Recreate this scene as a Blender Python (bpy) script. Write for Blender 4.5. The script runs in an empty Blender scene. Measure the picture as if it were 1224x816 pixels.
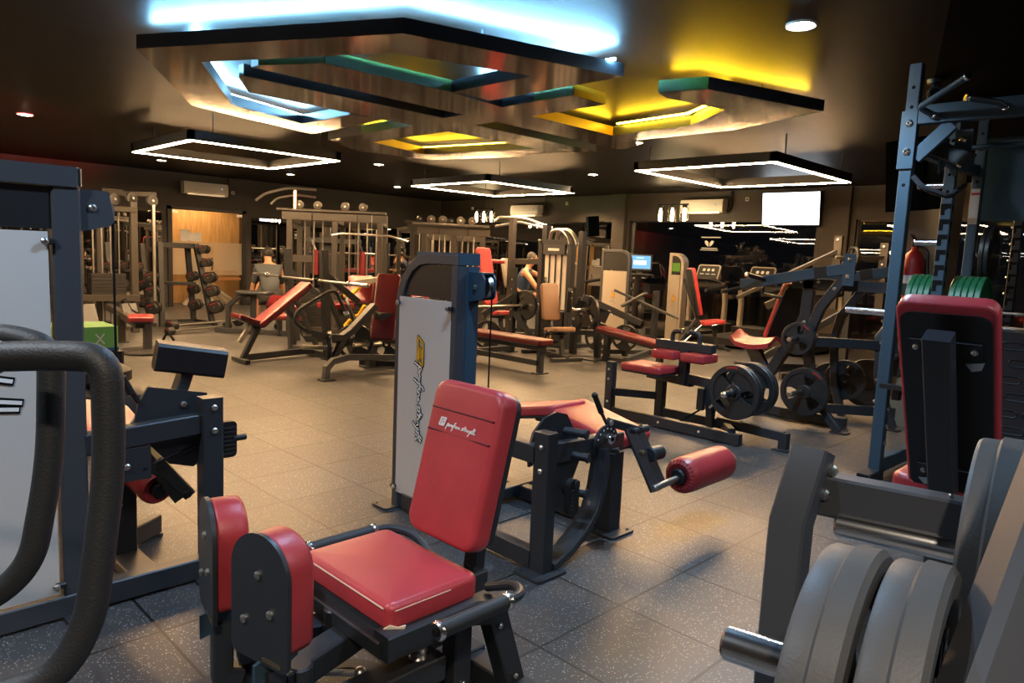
import bpy, math, random
from mathutils import Vector, Matrix
random.seed(7)
V = Vector
X_, Y_, Zv = V((1, 0, 0)), V((0, 1, 0)), V((0, 0, 1))
S = bpy.context.scene
COL = S.collection
PI = math.pi
# ------------------------------------------------------------------ materials
def nodes(name):
    m = bpy.data.materials.new(name); m.use_nodes = True
    nt = m.node_tree
    return m, nt, nt.nodes['Principled BSDF']
def mat(name, col, rough=.5, metal=0., spec=.5, bump=0., bscale=60., emit=None, estr=0., coat=0., var=0., vscale=4., aniso=None):
    m, nt, b = nodes(name)
    b.inputs['Base Color'].default_value = (*col, 1)
    b.inputs['Roughness'].default_value = rough
    b.inputs['Metallic'].default_value = metal
    b.inputs['Specular IOR Level'].default_value = spec
    if coat:
        b.inputs['Coat Weight'].default_value = coat; b.inputs['Coat Roughness'].default_value = .08
    if emit:
        b.inputs['Emission Color'].default_value = (*emit, 1); b.inputs['Emission Strength'].default_value = estr
    if bump or var:
        tc = nt.nodes.new('ShaderNodeTexCoord')
        if aniso:
            mp = nt.nodes.new('ShaderNodeMapping'); mp.inputs['Scale'].default_value = aniso
            nt.links.new(tc.outputs['Object'], mp.inputs['Vector']); src = mp.outputs['Vector']
        else: src = tc.outputs['Object']
    if bump:
        n = nt.nodes.new('ShaderNodeTexNoise'); n.inputs['Scale'].default_value = bscale; n.inputs['Detail'].default_value = 4
        bp = nt.nodes.new('ShaderNodeBump'); bp.inputs['Strength'].default_value = bump; bp.inputs['Distance'].default_value = .01
        nt.links.new(src, n.inputs['Vector']); nt.links.new(n.outputs['Fac'], bp.inputs['Height']); nt.links.new(bp.outputs['Normal'], b.inputs['Normal'])
    if var:
        n = nt.nodes.new('ShaderNodeTexNoise'); n.inputs['Scale'].default_value = vscale; n.inputs['Detail'].default_value = 5
        r = nt.nodes.new('ShaderNodeValToRGB')
        r.color_ramp.elements[0].position = .3; r.color_ramp.elements[1].position = .7
        r.color_ramp.elements[0].color = (*[c*(1-var) for c in col], 1); r.color_ramp.elements[1].color = (*[min(1, c*(1+var)) for c in col], 1)
        nt.links.new(src, n.inputs['Vector']); nt.links.new(n.outputs['Fac'], r.inputs['Fac']); nt.links.new(r.outputs['Color'], b.inputs['Base Color'])
    return m
MT = mat('powder_coat', (.021, .024, .029), .42, bump=.05, bscale=400)
MG = mat('grey_powder_coat', (.042, .045, .052), .45, bump=.05, bscale=400)
MB = mat('blue_lit_powder_coat', (.030, .060, .088), .4, bump=.05, bscale=400)  # grey coat with the blue of the cool lamps mixed into its colour
MBZ = mat('warm_grey_powder_coat', (.036, .032, .028), .4)
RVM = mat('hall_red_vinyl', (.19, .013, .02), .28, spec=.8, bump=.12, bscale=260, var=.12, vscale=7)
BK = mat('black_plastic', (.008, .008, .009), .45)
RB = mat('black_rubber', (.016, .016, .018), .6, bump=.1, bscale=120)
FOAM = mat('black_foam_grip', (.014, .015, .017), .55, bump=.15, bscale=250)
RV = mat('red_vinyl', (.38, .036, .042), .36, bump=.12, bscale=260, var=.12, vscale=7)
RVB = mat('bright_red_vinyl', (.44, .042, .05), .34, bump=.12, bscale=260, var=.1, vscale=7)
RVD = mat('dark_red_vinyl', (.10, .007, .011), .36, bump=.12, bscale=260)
SEAM = mat('seam_thread', (.62, .38, .27), .6)
RIP = mat('bare_foam', (.7, .55, .38), .9)
CH = mat('chrome', (.78, .78, .79), .2, 1.)
STEEL = mat('brushed_steel', (.5, .49, .47), .32, 1.)
BOLT = mat('zinc_bolt', (.62, .6, .56), .3, 1.)
BRASS = mat('brass_fitting', (.55, .42, .22), .3, 1.)
IRON = mat('grey_rubber_plate', (.058, .057, .057), .5, bump=.08, bscale=200, var=.1, vscale=9)
PLT = mat('black_plate', (.017, .018, .02), .42, bump=.06, bscale=150)
GRN = mat('green_plate', (.012, .12, .05), .45, var=.35, vscale=30)
REDP = mat('red_paint', (.45, .02, .015), .45)
SHR = mat('frosted_shroud', (.56, .52, .485), .3, bump=.02, bscale=8)
ALU = mat('champagne_metal', (.46, .41, .34), .38, .6)
LBL = mat('label_white', (.7, .7, .68), .6)
YEL = mat('yellow_paint', (.7, .42, .01), .5)
LOGOY = mat('logo_yellow', (.72, .36, .02), .5)
INK = mat('ink_black', (.004, .004, .004), .8, spec=.15)
INKW = mat('ink_white', (.8, .79, .76), .5)
TWH = mat('white_plastic', (.72, .69, .63), .4)
LACQ = mat('brown_black_lacquer', (.030, .023, .018), .14, spec=.6, bump=.02, bscale=5, coat=.4)
LACS = mat('lacquer_edge', (.022, .028, .036), .35)
GGLOW = mat('green_glow_and_screen', (.07, .2, .03), .35)  # green light on the sculpture edges as colour; also a tower screen
YGLOW = mat('painted_yellow_glow', (.42, .24, .012), .35)  # yellow light on the sculpture edges put into the colour
def emis(name, col, s):
    m, nt, b = nodes(name)
    nt.nodes.remove(b)
    e = nt.nodes.new('ShaderNodeEmission'); e.inputs['Color'].default_value = (*col, 1); e.inputs['Strength'].default_value = s
    nt.links.new(e.outputs[0], nt.nodes['Material Output'].inputs['Surface'])
    return m
EW = emis('warm_led', (1, .60, .28), 150)
EWN = emis('neutral_fill_led', (1, .84, .70), 15)
EBL = emis('ice_blue_led', (.26, .64, 1), 240)
EYE = emis('yellow_led', (1, .58, .02), 75)
EDN = emis('warm_downlight', (1, .78, .5), 60)
EDC = emis('cool_downlight', (.72, .88, 1), 110)
EBULB = emis('lantern_bulb', (1, .72, .38), 38)
ETV = emis('tv_picture', (.86, .93, 1), 2.6)
ESCR = emis('console_screen', (.16, .36, .55), .9)
ESCW = emis('console_text', (.6, .75, .85), 1.)
ERED = emis('tail_light', (1, .01, .02), 1.4)
EEXIT = emis('exit_sign_green', (.1, .7, .25), 1.2)
def mirror_mat():
    m, nt, b = nodes('mirror')
    b.inputs['Base Color'].default_value = (.62, .6, .57, 1); b.inputs['Metallic'].default_value = 1; b.inputs['Roughness'].default_value = .015
    return m
MIR = mirror_mat()
def glass_mat(name, tint, ior=1.5, frost=0.):
    m, nt, b = nodes(name); nt.nodes.remove(b)
    t = nt.nodes.new('ShaderNodeBsdfTransparent'); t.inputs['Color'].default_value = (*tint, 1)
    g = nt.nodes.new('ShaderNodeBsdfGlossy'); g.inputs['Roughness'].default_value = .01 + frost
    f = nt.nodes.new('ShaderNodeFresnel'); f.inputs['IOR'].default_value = ior
    x = nt.nodes.new('ShaderNodeMixShader')
    nt.links.new(f.outputs[0], x.inputs[0]); nt.links.new(t.outputs[0], x.inputs[1]); nt.links.new(g.outputs[0], x.inputs[2])
    nt.links.new(x.outputs[0], nt.nodes['Material Output'].inputs['Surface'])
    return m
GLASS = glass_mat('window_glass', (.75, .75, .75), 1.75)
GLASSD = glass_mat('door_glass', (.93, .92, .9), 1.45)
FROST = glass_mat('frosted_film', (.8, .78, .74), 1.4, .3)
LENS = glass_mat('lantern_glass', (.97, .95, .9), 1.12)
def wood_mat():
    m, nt, b = nodes('orange_plywood')
    tc = nt.nodes.new('ShaderNodeTexCoord'); mp = nt.nodes.new('ShaderNodeMapping'); mp.inputs['Scale'].default_value = (9, 9, .8)
    n = nt.nodes.new('ShaderNodeTexNoise'); n.inputs['Scale'].default_value = 3; n.inputs['Detail'].default_value = 6
    r = nt.nodes.new('ShaderNodeValToRGB'); r.color_ramp.elements[0].color = (.52, .26, .085, 1); r.color_ramp.elements[1].color = (.74, .42, .15, 1)
    r.color_ramp.elements[0].position = .3; r.color_ramp.elements[1].position = .7
    nt.links.new(tc.outputs['Object'], mp.inputs[0]); nt.links.new(mp.outputs[0], n.inputs['Vector']); nt.links.new(n.outputs['Fac'], r.inputs[0]); nt.links.new(r.outputs[0], b.inputs['Base Color'])
    b.inputs['Roughness'].default_value = .5
    return m
WOOD = wood_mat()
def floor_mat():
    m, nt, b = nodes('rubber_tiles')
    L = nt.links.new; N = nt.nodes.new
    tc = N('ShaderNodeTexCoord')
    # 0.5 m rubber tiles
    mp = N('ShaderNodeMapping'); mp.inputs['Location'].default_value = (-.045, -.17, 0)
    L(tc.outputs['Object'], mp.inputs[0])
    br = N('ShaderNodeTexBrick'); br.offset = 0; br.squash = 1
    br.inputs['Scale'].default_value = 1; br.inputs['Brick Width'].default_value = .5; br.inputs['Row Height'].default_value = .5
    br.inputs['Mortar Size'].default_value = .007; br.inputs['Mortar Smooth'].default_value = .3; br.inputs['Bias'].default_value = 0
    br.inputs['Color1'].default_value = (.82, .82, .83, 1); br.inputs['Color2'].default_value = (1.16, 1.14, 1.1, 1); br.inputs['Mortar'].default_value = (.06, .06, .06, 1)
    L(mp.outputs[0], br.inputs['Vector'])
    # rubber base with colour flecks
    ns = N('ShaderNodeTexNoise'); ns.inputs['Scale'].default_value = 1.3; ns.inputs['Detail'].default_value = 6
    L(tc.outputs['Object'], ns.inputs['Vector'])
    base = N('ShaderNodeValToRGB'); base.color_ramp.elements[0].color = (.032, .034, .039, 1); base.color_ramp.elements[1].color = (.060, .060, .063, 1)
    base.color_ramp.elements[0].position = .32; base.color_ramp.elements[1].position = .68
    L(ns.outputs['Fac'], base.inputs[0])
    vo = N('ShaderNodeTexVoronoi'); vo.inputs['Scale'].default_value = 150
    L(tc.outputs['Object'], vo.inputs['Vector'])
    sx = N('ShaderNodeSeparateColor'); L(vo.outputs['Color'], sx.inputs[0])
    gt = N('ShaderNodeMath'); gt.operation = 'GREATER_THAN'; gt.inputs[1].default_value = .82; L(sx.outputs[0], gt.inputs[0])
    dl = N('ShaderNodeMath'); dl.operation = 'LESS_THAN'; dl.inputs[1].default_value = .38; L(vo.outputs['Distance'], dl.inputs[0])
    mu = N('ShaderNodeMath'); mu.operation = 'MULTIPLY'; L(gt.outputs[0], mu.inputs[0]); L(dl.outputs[0], mu.inputs[1])
    fc = N('ShaderNodeValToRGB'); fc.color_ramp.elements[0].color = (.42, .36, .27, 1); fc.color_ramp.elements[1].color = (.22, .28, .34, 1)
    L(sx.outputs[1], fc.inputs[0])
    mx = N('ShaderNodeMix'); mx.data_type = 'RGBA'; L(mu.outputs[0], mx.inputs['Factor']); L(base.outputs[0], mx.inputs['A']); L(fc.outputs[0], mx.inputs['B'])
    ml = N('ShaderNodeMix'); ml.data_type = 'RGBA'; ml.blend_type = 'MULTIPLY'; ml.inputs['Factor'].default_value = 1
    L(mx.outputs['Result'], ml.inputs['A']); L(br.outputs['Color'], ml.inputs['B'])
    L(ml.outputs['Result'], b.inputs['Base Color'])
    rr = N('ShaderNodeMapRange'); rr.inputs['To Min'].default_value = .34; rr.inputs['To Max'].default_value = .52; b.inputs['Specular IOR Level'].default_value = .58; L(ns.outputs['Fac'], rr.inputs['Value'])
    L(rr.outputs[0], b.inputs['Roughness'])
    bp = N('ShaderNodeBump'); bp.inputs['Strength'].default_value = .25; bp.inputs['Distance'].default_value = .004; bp.invert = True
    n2 = N('ShaderNodeTexNoise'); n2.inputs['Scale'].default_value = 220; L(tc.outputs['Object'], n2.inputs['Vector'])
    ad = N('ShaderNodeMath'); ad.operation = 'MULTIPLY_ADD'; ad.inputs[1].default_value = .3; L(n2.outputs['Fac'], ad.inputs[0]); L(br.outputs['Fac'], ad.inputs[2])
    L(ad.outputs[0], bp.inputs['Height']); L(bp.outputs[0], b.inputs['Normal'])
    return m
FLOOR = floor_mat()
CEIL = mat('painted_ceiling', (.0095, .0082, .0074), .46, spec=.12, bump=.12, bscale=2.2, var=.25, vscale=1.4, aniso=(.35, 2.4, 1))
WALL = mat('charcoal_plaster', (.034, .029, .025), .62, bump=.15, bscale=9, var=.22, vscale=1.2)
WALL2 = mat('brown_plaster', (.048, .040, .032), .6, bump=.2, bscale=7, var=.25, vscale=1.5)
BLACKW = mat('black_paint', (.003, .003, .004), .95, spec=.03)
# ------------------------------------------------------------------ mesh builder
class M:
    def __init__(s, m=None): s.v = []; s.f = []; s.mi = []; s.ms = []; s.c = 0; s.isl = []; s.use(m or MT)
    def use(s, m):
        if m not in s.ms: s.ms.append(m)
        s.c = s.ms.index(m); return s
    def add(s, vs, fs):
        o = len(s.v); s.v += [tuple(p) for p in vs]; s.isl.append((o, len(s.v), len(s.f), len(s.f)+len(fs)))
        for f in fs: s.f.append([i+o for i in f]); s.mi.append(s.c)
        return s
    def rings(s, R, close=True, caps=True):
        n = len(R[0]); vs = [p for r in R for p in r]; fs = []
        for i in range(len(R)-1):
            for j in range(n if close else n-1):
                k = (j+1) % n
                fs.append([i*n+j, i*n+k, (i+1)*n+k, (i+1)*n+j])
        if caps: fs.append(list(range(n))[::-1]); fs.append([(len(R)-1)*n+j for j in range(n)])
        return s.add(vs, fs)
    def beam(s, a, b, w, h, side=None, ch=.005):
        a = V(a); b = V(b); d = (b-a).normalized()
        if side is None:
            side = d.cross(V((0, 0, 1))) if abs(d.z) < .95 else V((1, 0, 0))
        x = V(side); x = (x-d*x.dot(d)).normalized(); y = x.cross(d)
        ch = min(ch, w*.3, h*.3); w /= 2; h /= 2
        o = [(w-ch, h), (w, h-ch), (w, -h+ch), (w-ch, -h), (-w+ch, -h), (-w, -h+ch), (-w, h-ch), (-w+ch, h)]
        return s.rings([[p+x*u+y*t for u, t in o] for p in (a, b)])
    def path(s, pts, w, h, side, ch=.005):      # rectangular tube along a bent path lying in the plane normal to side
        x = V(side).normalized(); P = [V(p) for p in pts]; R = []
        ch = min(ch, w*.3, h*.3); w /= 2; h /= 2
        o = [(w-ch, h), (w, h-ch), (w, -h+ch), (w-ch, -h), (-w+ch, -h), (-w, -h+ch), (-w, h-ch), (-w+ch, h)]
        for i, p in enumerate(P):
            d0 = (P[i]-P[i-1]).normalized() if i else None; d1 = (P[i+1]-P[i]).normalized() if i < len(P)-1 else None
            d = ((d0 or d1)+(d1 or d0)).normalized(); k = 1/max(.35, d.dot(d0 or d1)); y = x.cross(d)
            R.append([p+x*u+y*t*k for u, t in o])
        return s.rings(R)
    def box(s, x0, x1, y0, y1, z0, z1, ch=.004):
        return s.beam(((x0+x1)/2, (y0+y1)/2, z0), ((x0+x1)/2, (y0+y1)/2, z1), x1-x0, y1-y0, (1, 0, 0), ch)
    def tube(s, pts, r, seg=12, fil=0., n=6):
        P = [V(p) for p in pts]; Q = [P[0]]
        for i in range(1, len(P)-1):
            if fil:
                a = (P[i-1]-P[i]); b = (P[i+1]-P[i]); f = min(fil, a.length*.48, b.length*.48)
                A = P[i]+a.normalized()*f; B = P[i]+b.normalized()*f
                for k in range(n+1):
                    t = k/n; Q.append(A*(1-t)**2+P[i]*2*t*(1-t)+B*t*t)
            else: Q.append(P[i])
        Q.append(P[-1]); R = []
        d = (Q[1]-Q[0]).normalized(); x = d.orthogonal().normalized()
        for i, p in enumerate(Q):
            d = (Q[min(i+1, len(Q)-1)]-Q[max(i-1, 0)]).normalized(); x = (x-d*x.dot(d)).normalized(); y = d.cross(x)
            R.append([p+(x*math.cos(2*PI*j/seg)+y*math.sin(2*PI*j/seg))*r for j in range(seg)])
        return s.rings(R)
    def lathe(s, prof, o, ax, seg=24, caps=True):
        o = V(o); d = V(ax).normalized(); x = d.orthogonal().normalized(); y = d.cross(x)
        return s.rings([[o+d*t+(x*math.cos(2*PI*j/seg)+y*math.sin(2*PI*j/seg))*r for j in range(seg)] for r, t in prof], caps=caps)
    def cyl(s, a, b, r, seg=16, ch=None):
        a = V(a); b = V(b); l = (b-a).length; c = min(r*.18, l*.3) if ch is None else ch
        return s.lathe([(r-c, 0), (r, c), (r, l-c), (r-c, l)], a, b-a, seg)
    def ball(s, c, r, seg=14, sc=1.):
        return s.lathe([(max(.001, r*math.sin(PI*k/10)), -r*sc*math.cos(PI*k/10)) for k in range(11)], c, (0, 0, 1), seg)
    def prism(s, out, o, ux, uy, t, both=False):
        o = V(o); ux = V(ux).normalized(); uy = V(uy).normalized(); n = ux.cross(uy)
        n0 = -n*t/2 if both else n*0
        A = [o+ux*a+uy*b+n0 for a, b in out]
        return s.rings([A, [p+n*t for p in A]])
    def pad(s, o, ux, uy, out, t, r=.02, dome=.006):   # upholstered cushion: outline in ux,uy; thickness t along ux x uy
        o = V(o); ux = V(ux).normalized(); uy = V(uy).normalized(); n = ux.cross(uy)
        cx = sum(p[0] for p in out)/len(out); cy = sum(p[1] for p in out)/len(out)
        def off(k):
            q = []; N = len(out)
            for i in range(N):
                a = out[i-1]; b = out[(i+1) % N]; tx, ty = b[0]-a[0], b[1]-a[1]; l = math.hypot(tx, ty) or 1
                q.append((out[i][0]-ty/l*k, out[i][1]+tx/l*k))
            return q
        area = sum(out[i-1][0]*out[i][1]-out[i][0]*out[i-1][1] for i in range(len(out)))
        sg = 1 if area > 0 else -1
        R = []
        for k in range(4):
            a = PI/2*k/3; R.append((off(sg*r*(1-math.sin(a))*.5), r*.5*(1-math.cos(a))))
        for k in range(6):
            a = PI/2*k/5; R.append((off(sg*r*(1-math.cos(a))), t-r+r*math.sin(a)))
        last = R[-1][0]
        for f, z in ((.8, .55), (.5, .85), (.2, 1.)):
            R.append(([(cx+(p[0]-cx)*f, cy+(p[1]-cy)*f) for p in last], t+dome*z))
        return s.rings([[o+ux*a+uy*b+n*z for a, b in q] for q, z in R])
def rrect(w, h, r, n=5, cx=0., cy=0.):
    o = []
    for sx, sy, a0 in ((1, 1, 0), (-1, 1, 90), (-1, -1, 180), (1, -1, 270)):
        for k in range(n+1):
            a = math.radians(a0+90*k/n); o.append((cx+sx*(w/2-r)+r*math.cos(a), cy+sy*(h/2-r)+r*math.sin(a)))
    return o
def arch(w, h, rb=.03, n=12, pw=1.):      # round-topped outline, base at y=0
    o = [(w/2*math.cos(PI*k/n), h-w/2*pw+w/2*pw*math.sin(PI*k/n)) for k in range(n+1)]
    return o+[(-w/2, rb), (-w/2+rb*.3, rb*.3), (-w/2+rb, 0), (w/2-rb, 0), (w/2-rb*.3, rb*.3), (w/2, rb)]
# ------------------------------------------------------------------ objects
def tag(o, label=None, cat=None, group=None, kind=None):
    if label: o['label'] = label
    if cat: o['category'] = cat
    if group: o['group'] = group
    if kind: o['kind'] = kind
    return o
def thing(name, label, cat, loc=(0, 0, 0), group=None):
    o = bpy.data.objects.new(name, None); COL.objects.link(o); o.location = loc; o.empty_display_size = .1
    return tag(o, label, cat, group)
def base(o):
    p = V((0, 0, 0))
    while o: p += o.location; o = o.parent
    return p
def pieces(m):
    n = len(m.isl)
    if n < 2 or n > 400: return None
    bx = []
    for a, b, _, _ in m.isl:
        q = m.v[a:b]; bx.append([(min(p[i] for p in q), max(p[i] for p in q)) for i in range(3)])
    dg = [math.sqrt(sum((h-l)**2 for l, h in b)) for b in bx]; g = list(range(n))
    def find(i):
        while g[i] != i: i = g[i]
        return i
    for i in range(n):
        for j in range(i):
            gap = math.sqrt(sum(max(0, bx[i][k][0]-bx[j][k][1], bx[j][k][0]-bx[i][k][1])**2 for k in range(3)))
            if gap < max(.012, .45*max(dg[i], dg[j])): g[find(i)] = find(j)
    r = {}
    for i in range(n): r.setdefault(find(i), []).append(i)
    if len(r) < 2: return None
    out = []
    for ids in sorted(r.values(), key=lambda s: -sum(dg[i] for i in s)):
        k = M(m.ms[0]); k.ms = list(m.ms)
        for i in ids:
            a, b, f0, f1 = m.isl[i]; o = len(k.v); k.v += m.v[a:b]
            k.f += [[x-a+o for x in f] for f in m.f[f0:f1]]; k.mi += m.mi[f0:f1]
        out.append(k)
    return out
def part(name, m, parent=None, label=None, ang=32, kind=None):
    if parent is not None:
        ps = pieces(m)
        if ps: return [part1(name, k, parent, label, ang, kind) for k in ps][0]
    return part1(name, m, parent, label, ang, kind)
def part1(name, m, parent=None, label=None, ang=32, kind=None):
    org = base(parent) if parent else V((0, 0, 0))
    if parent is None and m.v:
        lo = [min(p[i] for p in m.v) for i in range(3)]; hi = [max(p[i] for p in m.v) for i in range(3)]
        org = V(((lo[0]+hi[0])/2, (lo[1]+hi[1])/2, lo[2]))
    me = bpy.data.meshes.new(name)
    me.from_pydata([V(p)-org for p in m.v], [], m.f)
    for x in m.ms: me.materials.append(x)
    me.polygons.foreach_set('material_index', m.mi)
    me.polygons.foreach_set('use_smooth', [True]*len(me.polygons))
    import bmesh
    bm = bmesh.new(); bm.from_mesh(me); bmesh.ops.recalc_face_normals(bm, faces=bm.faces); bm.to_mesh(me); bm.free()
    me.set_sharp_from_angle(angle=math.radians(ang)); me.update()
    o = bpy.data.objects.new(name, me); COL.objects.link(o)
    if parent: o.parent = parent
    else: o.location = org
    if label: o['label'] = label
    if kind: o['kind'] = kind
    return o
def single(name, m, label, cat, group=None, ang=32): return tag(part(name, m, None, ang=ang), label, cat, group)
def struct(name, m, ang=32): return tag(part(name, m, None, ang=ang), kind='structure')
def kids(o): return [c for c in bpy.data.objects if c.parent == o]
def copy_tree(o, parent=None):
    c = o.copy(); COL.objects.link(c)
    if parent: c.parent = parent
    for k in kids(o): copy_tree(k, c)
    return c
def dup(o, loc, rz=0, label=None):
    c = copy_tree(o); c.location = loc; c.rotation_euler = (0, 0, rz)
    if label: c['label'] = label
    return c
def bolt(m, p, ax, r=.009, t=.008, mt=None):
    k = m.ms[m.c]; m.use(mt or BOLT); a = V(ax).normalized(); m.lathe([(r, 0), (r, t*.6), (r*.6, t), (r*.3, t), (r*.25, t*.6)], V(p), a, 10); m.use(k)
# handwriting strokes for the machine maker's script mark
SCRIPT = [[(0, -.9), (.35, .75), (.5, .9), (.75, .55), (.5, .2), (.35, .3)], [(.8, .1), (.95, .6), (1.0, .4), (1.25, .65)], [(1.5, .6), (1.3, .3), (1.5, .1), (1.65, .4), (1.5, .6)],
          [(1.55, -1.), (2.2, 1.5), (2.35, 1.55)], [(1.75, .55), (2.5, .7)], [(2.3, .5), (2.4, .1), (2.6, .2)], [(2.65, .1), (2.75, .55), (2.95, .55), (3.0, .1), (3.15, .2)], [(3.2, .3), (3.45, .45), (3.3, .6), (3.2, .2), (3.5, .15)],
          [(4.2, .75), (3.95, .55), (4.2, .25), (3.9, 0)], [(4.3, .1), (4.75, 1.3)], [(4.35, .75), (5.0, .85)], [(4.75, .1), (4.85, .55), (5.1, .6)], [(5.1, .3), (5.3, .45), (5.15, .55), (5.1, .15), (5.4, .1)], [(5.4, .05), (5.5, .45), (5.7, .45), (5.75, 0)],
          [(6.2, .5), (5.95, .4), (6.0, .1), (6.2, .35), (5.6, -1.1)], [(6.3, -.1), (6.9, 1.4)], [(6.35, .6), (7.1, .75)], [(6.6, -.2), (7.15, 1.2)], [(6.75, .3), (7.0, .35), (7.0, -.2), (7.2, -.1)]]
SCRIPT = [[(x, y*.55) for x, y in st] for st in SCRIPT]
EMBLEM = [[(0, 0), (.25, 1), (1.25, 1)], [(1.25, 1), (1.05, .25)], [(1.05, .25), (.45, .25)], [(.45, .25), (.55, .68)], [(.55, .68), (.9, .68)], [(0, 0), (1.0, 0)]]
def ribbon(m, strokes, o, ux, uy, sc, w, t, mt):
    m.use(mt); o = V(o); ux = V(ux).normalized(); uy = V(uy).normalized(); n = ux.cross(uy)
    for st in strokes:
        P = [o+(ux*a+uy*b)*sc for a, b in st]
        L = []
        for i, p in enumerate(P):
            d = (P[min(i+1, len(P)-1)]-P[max(i-1, 0)]).normalized(); e = n.cross(d)*w/2
            if i == 0: p = p-d*w*.3
            if i == len(P)-1: p = p+d*w*.3
            L.append([p-e, p+e, p+e+n*t, p-e+n*t])
        m.rings(L)
# ------------------------------------------------------------------ the room
CZ = 2.95; YL = 16.6; XR = 13.5
def quad(m, p): return m.add(p, [list(range(len(p)))])
f = M(FLOOR); f.box(-5, XR+.2, -5, YL+1.4, -.08, 0, .001); struct('floor', f)
c = M(CEIL); c.box(-5, XR+.2, -5, YL+1.4, CZ, CZ+.1, .001); struct('ceiling', c)
c = M(BLACKW); c.prism([(4.3, 1.18), (6.9, 1.98), (13.5, 4.0), (13.5, -4.9), (-1, -4.9), (-1, -1.5)], (0, 0, CZ-.012), (1, 0, 0), (0, 1, 0), .011); struct('trim_1', c)
DX0, DX1, DZ = 5.88, 7.52, 2.17
w = M(WALL); w.box(-5, DX0, YL, YL+.2, 0, CZ, .001); w.box(DX1, XR+.2, YL, YL+.2, 0, CZ, .001); w.box(DX0, DX1, YL, YL+.2, DZ, CZ, .001); struct('wall_left', w)
w = M(WALL2)
WN = [(5.55, 9.83, .12, 2.36), (10.28, 15.2, .12, 2.33), (-2.2, 4.86, .12, 2.36)]
ys = [-5, -2.2, 4.86, 5.55, 9.83, 10.28, 15.2, YL]
for a, b in zip(ys, ys[1:]):
    win = [q for q in WN if abs(q[0]-a) < .01]
    if win: w.box(XR, XR+.2, a, b, 0, win[0][2], .001); w.box(XR, XR+.2, a, b, win[0][3], CZ, .001)
    else: w.box(XR, XR+.2, a, b, 0, CZ, .001)
struct('wall_right', w)
w = M(WALL); w.box(-5.2, -5, -5, YL+.2, 0, CZ, .001); struct('wall_back', w)
w = M(WALL); w.box(-5, XR+.2, -5.2, -5, 0, CZ, .001); struct('wall_near', w)
w = M(WALL2); w.box(XR-.12, XR-.001, 9.88, 10.23, 0, CZ-.001, .004); struct('trim_2', w)
w = M(WALL2); w.box(XR-.10, XR-.001, 4.95, 5.42, 0, CZ-.001, .004); struct('trim_3', w)
w = M(mat('pale_plaster', (.2, .17, .125), .7, bump=.15, bscale=8)); w.box(7.35, 7.75, 1.84, 2.18, 0, CZ-.001, .004); struct('wall_pier', w)
for i, (y0, y1, z0, z1) in enumerate(WN):
    t = tag(bpy.data.objects.new('window_%d' % (i+1), None), kind='structure'); COL.objects.link(t); t.location = (XR+.1, (y0+y1)/2, z0)
    fr = M(BK)
    for a, b in ((y0, y0+.04), (y1-.04, y1)): fr.box(XR+.06, XR+.14, a, b, z0, z1, .002)
    fr.box(XR+.06, XR+.14, y0, y1, z0, z0+.04, .002); fr.box(XR+.06, XR+.14, y0, y1, z1-.03, z1, .002)
    part('window_frame', fr, t)
    n = max(1, round((y1-y0)/1.65)); st = (y1-y0)/n
    for k in range(n):
        g = M(GLASS); quad(g, [(XR+.08, y0+k*st+.004, z0), (XR+.08, y0+(k+1)*st-.004, z0), (XR+.115, y0+(k+1)*st-.004, z1), (XR+.115, y0+k*st+.004, z1)])
        part('pane', g, t)
    if i == 0:      # sticker on the pane: line of lettering, winged emblem, two lines of lettering
        d = M(INKW); X = XR+.07
        def bar(y0, y1, z0, z1): quad(d, [(X, y0, z0), (X, y1, z0), (X, y1, z1), (X, y0, z1)])
        for z, yy, h in ((2.0, [(7.99, 7.72), (7.70, 7.56)], .022), (1.775, [(7.97, 7.62)], .018), (1.74, [(8.0, 7.6)], .016)):
            for a, b in yy:
                y = a
                while y > b: bar(y, y-.02, z, z+h); y -= .026
        for s in (1, -1):
            d.add([(X, 7.8+s*q, z) for q, z in ((.012, 1.9), (.06, 1.945), (.11, 1.93), (.085, 1.87), (.05, 1.84), (.012, 1.815))], [[0, 1, 2, 3, 4, 5]])
        part('sticker', d, t, 'white lettering and winged emblem on the glass')
# the yard outside: dark asphalt
g = M(mat('asphalt', (.012, .012, .012), .8)); g.box(XR+.3, 34, -6, 26, -.2, -.05, .001); struct('ground', g)
# baseboards
b_ = M(BK); b_.box(-5, DX0-.08, YL-.015, YL-.001, 0, .1, .002); b_.box(DX1+.08, XR, YL-.015, YL-.001, 0, .1, .002); struct('baseboard_left', b_)
# mirrors
for x0, x1, lb in ((2.2, 5.70, 'tall wall mirror left of the glass entrance door'), (7.72, 13.1, 'long wall mirror right of the glass entrance door')):
    t = thing('wall_mirror', lb, 'mirror', ((x0+x1)/2, YL, .28))
    m = M(MIR); m.box(x0, x1, YL-.012, YL-.002, .28, 2.08, .002); part('mirror_glass', m, t)
    m = M(BK)
    for z in (.26, 2.08): m.box(x0, x1, YL-.016, YL-.001, z, z+.02, .001)
    part('mirror_rail', m, t)
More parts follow.
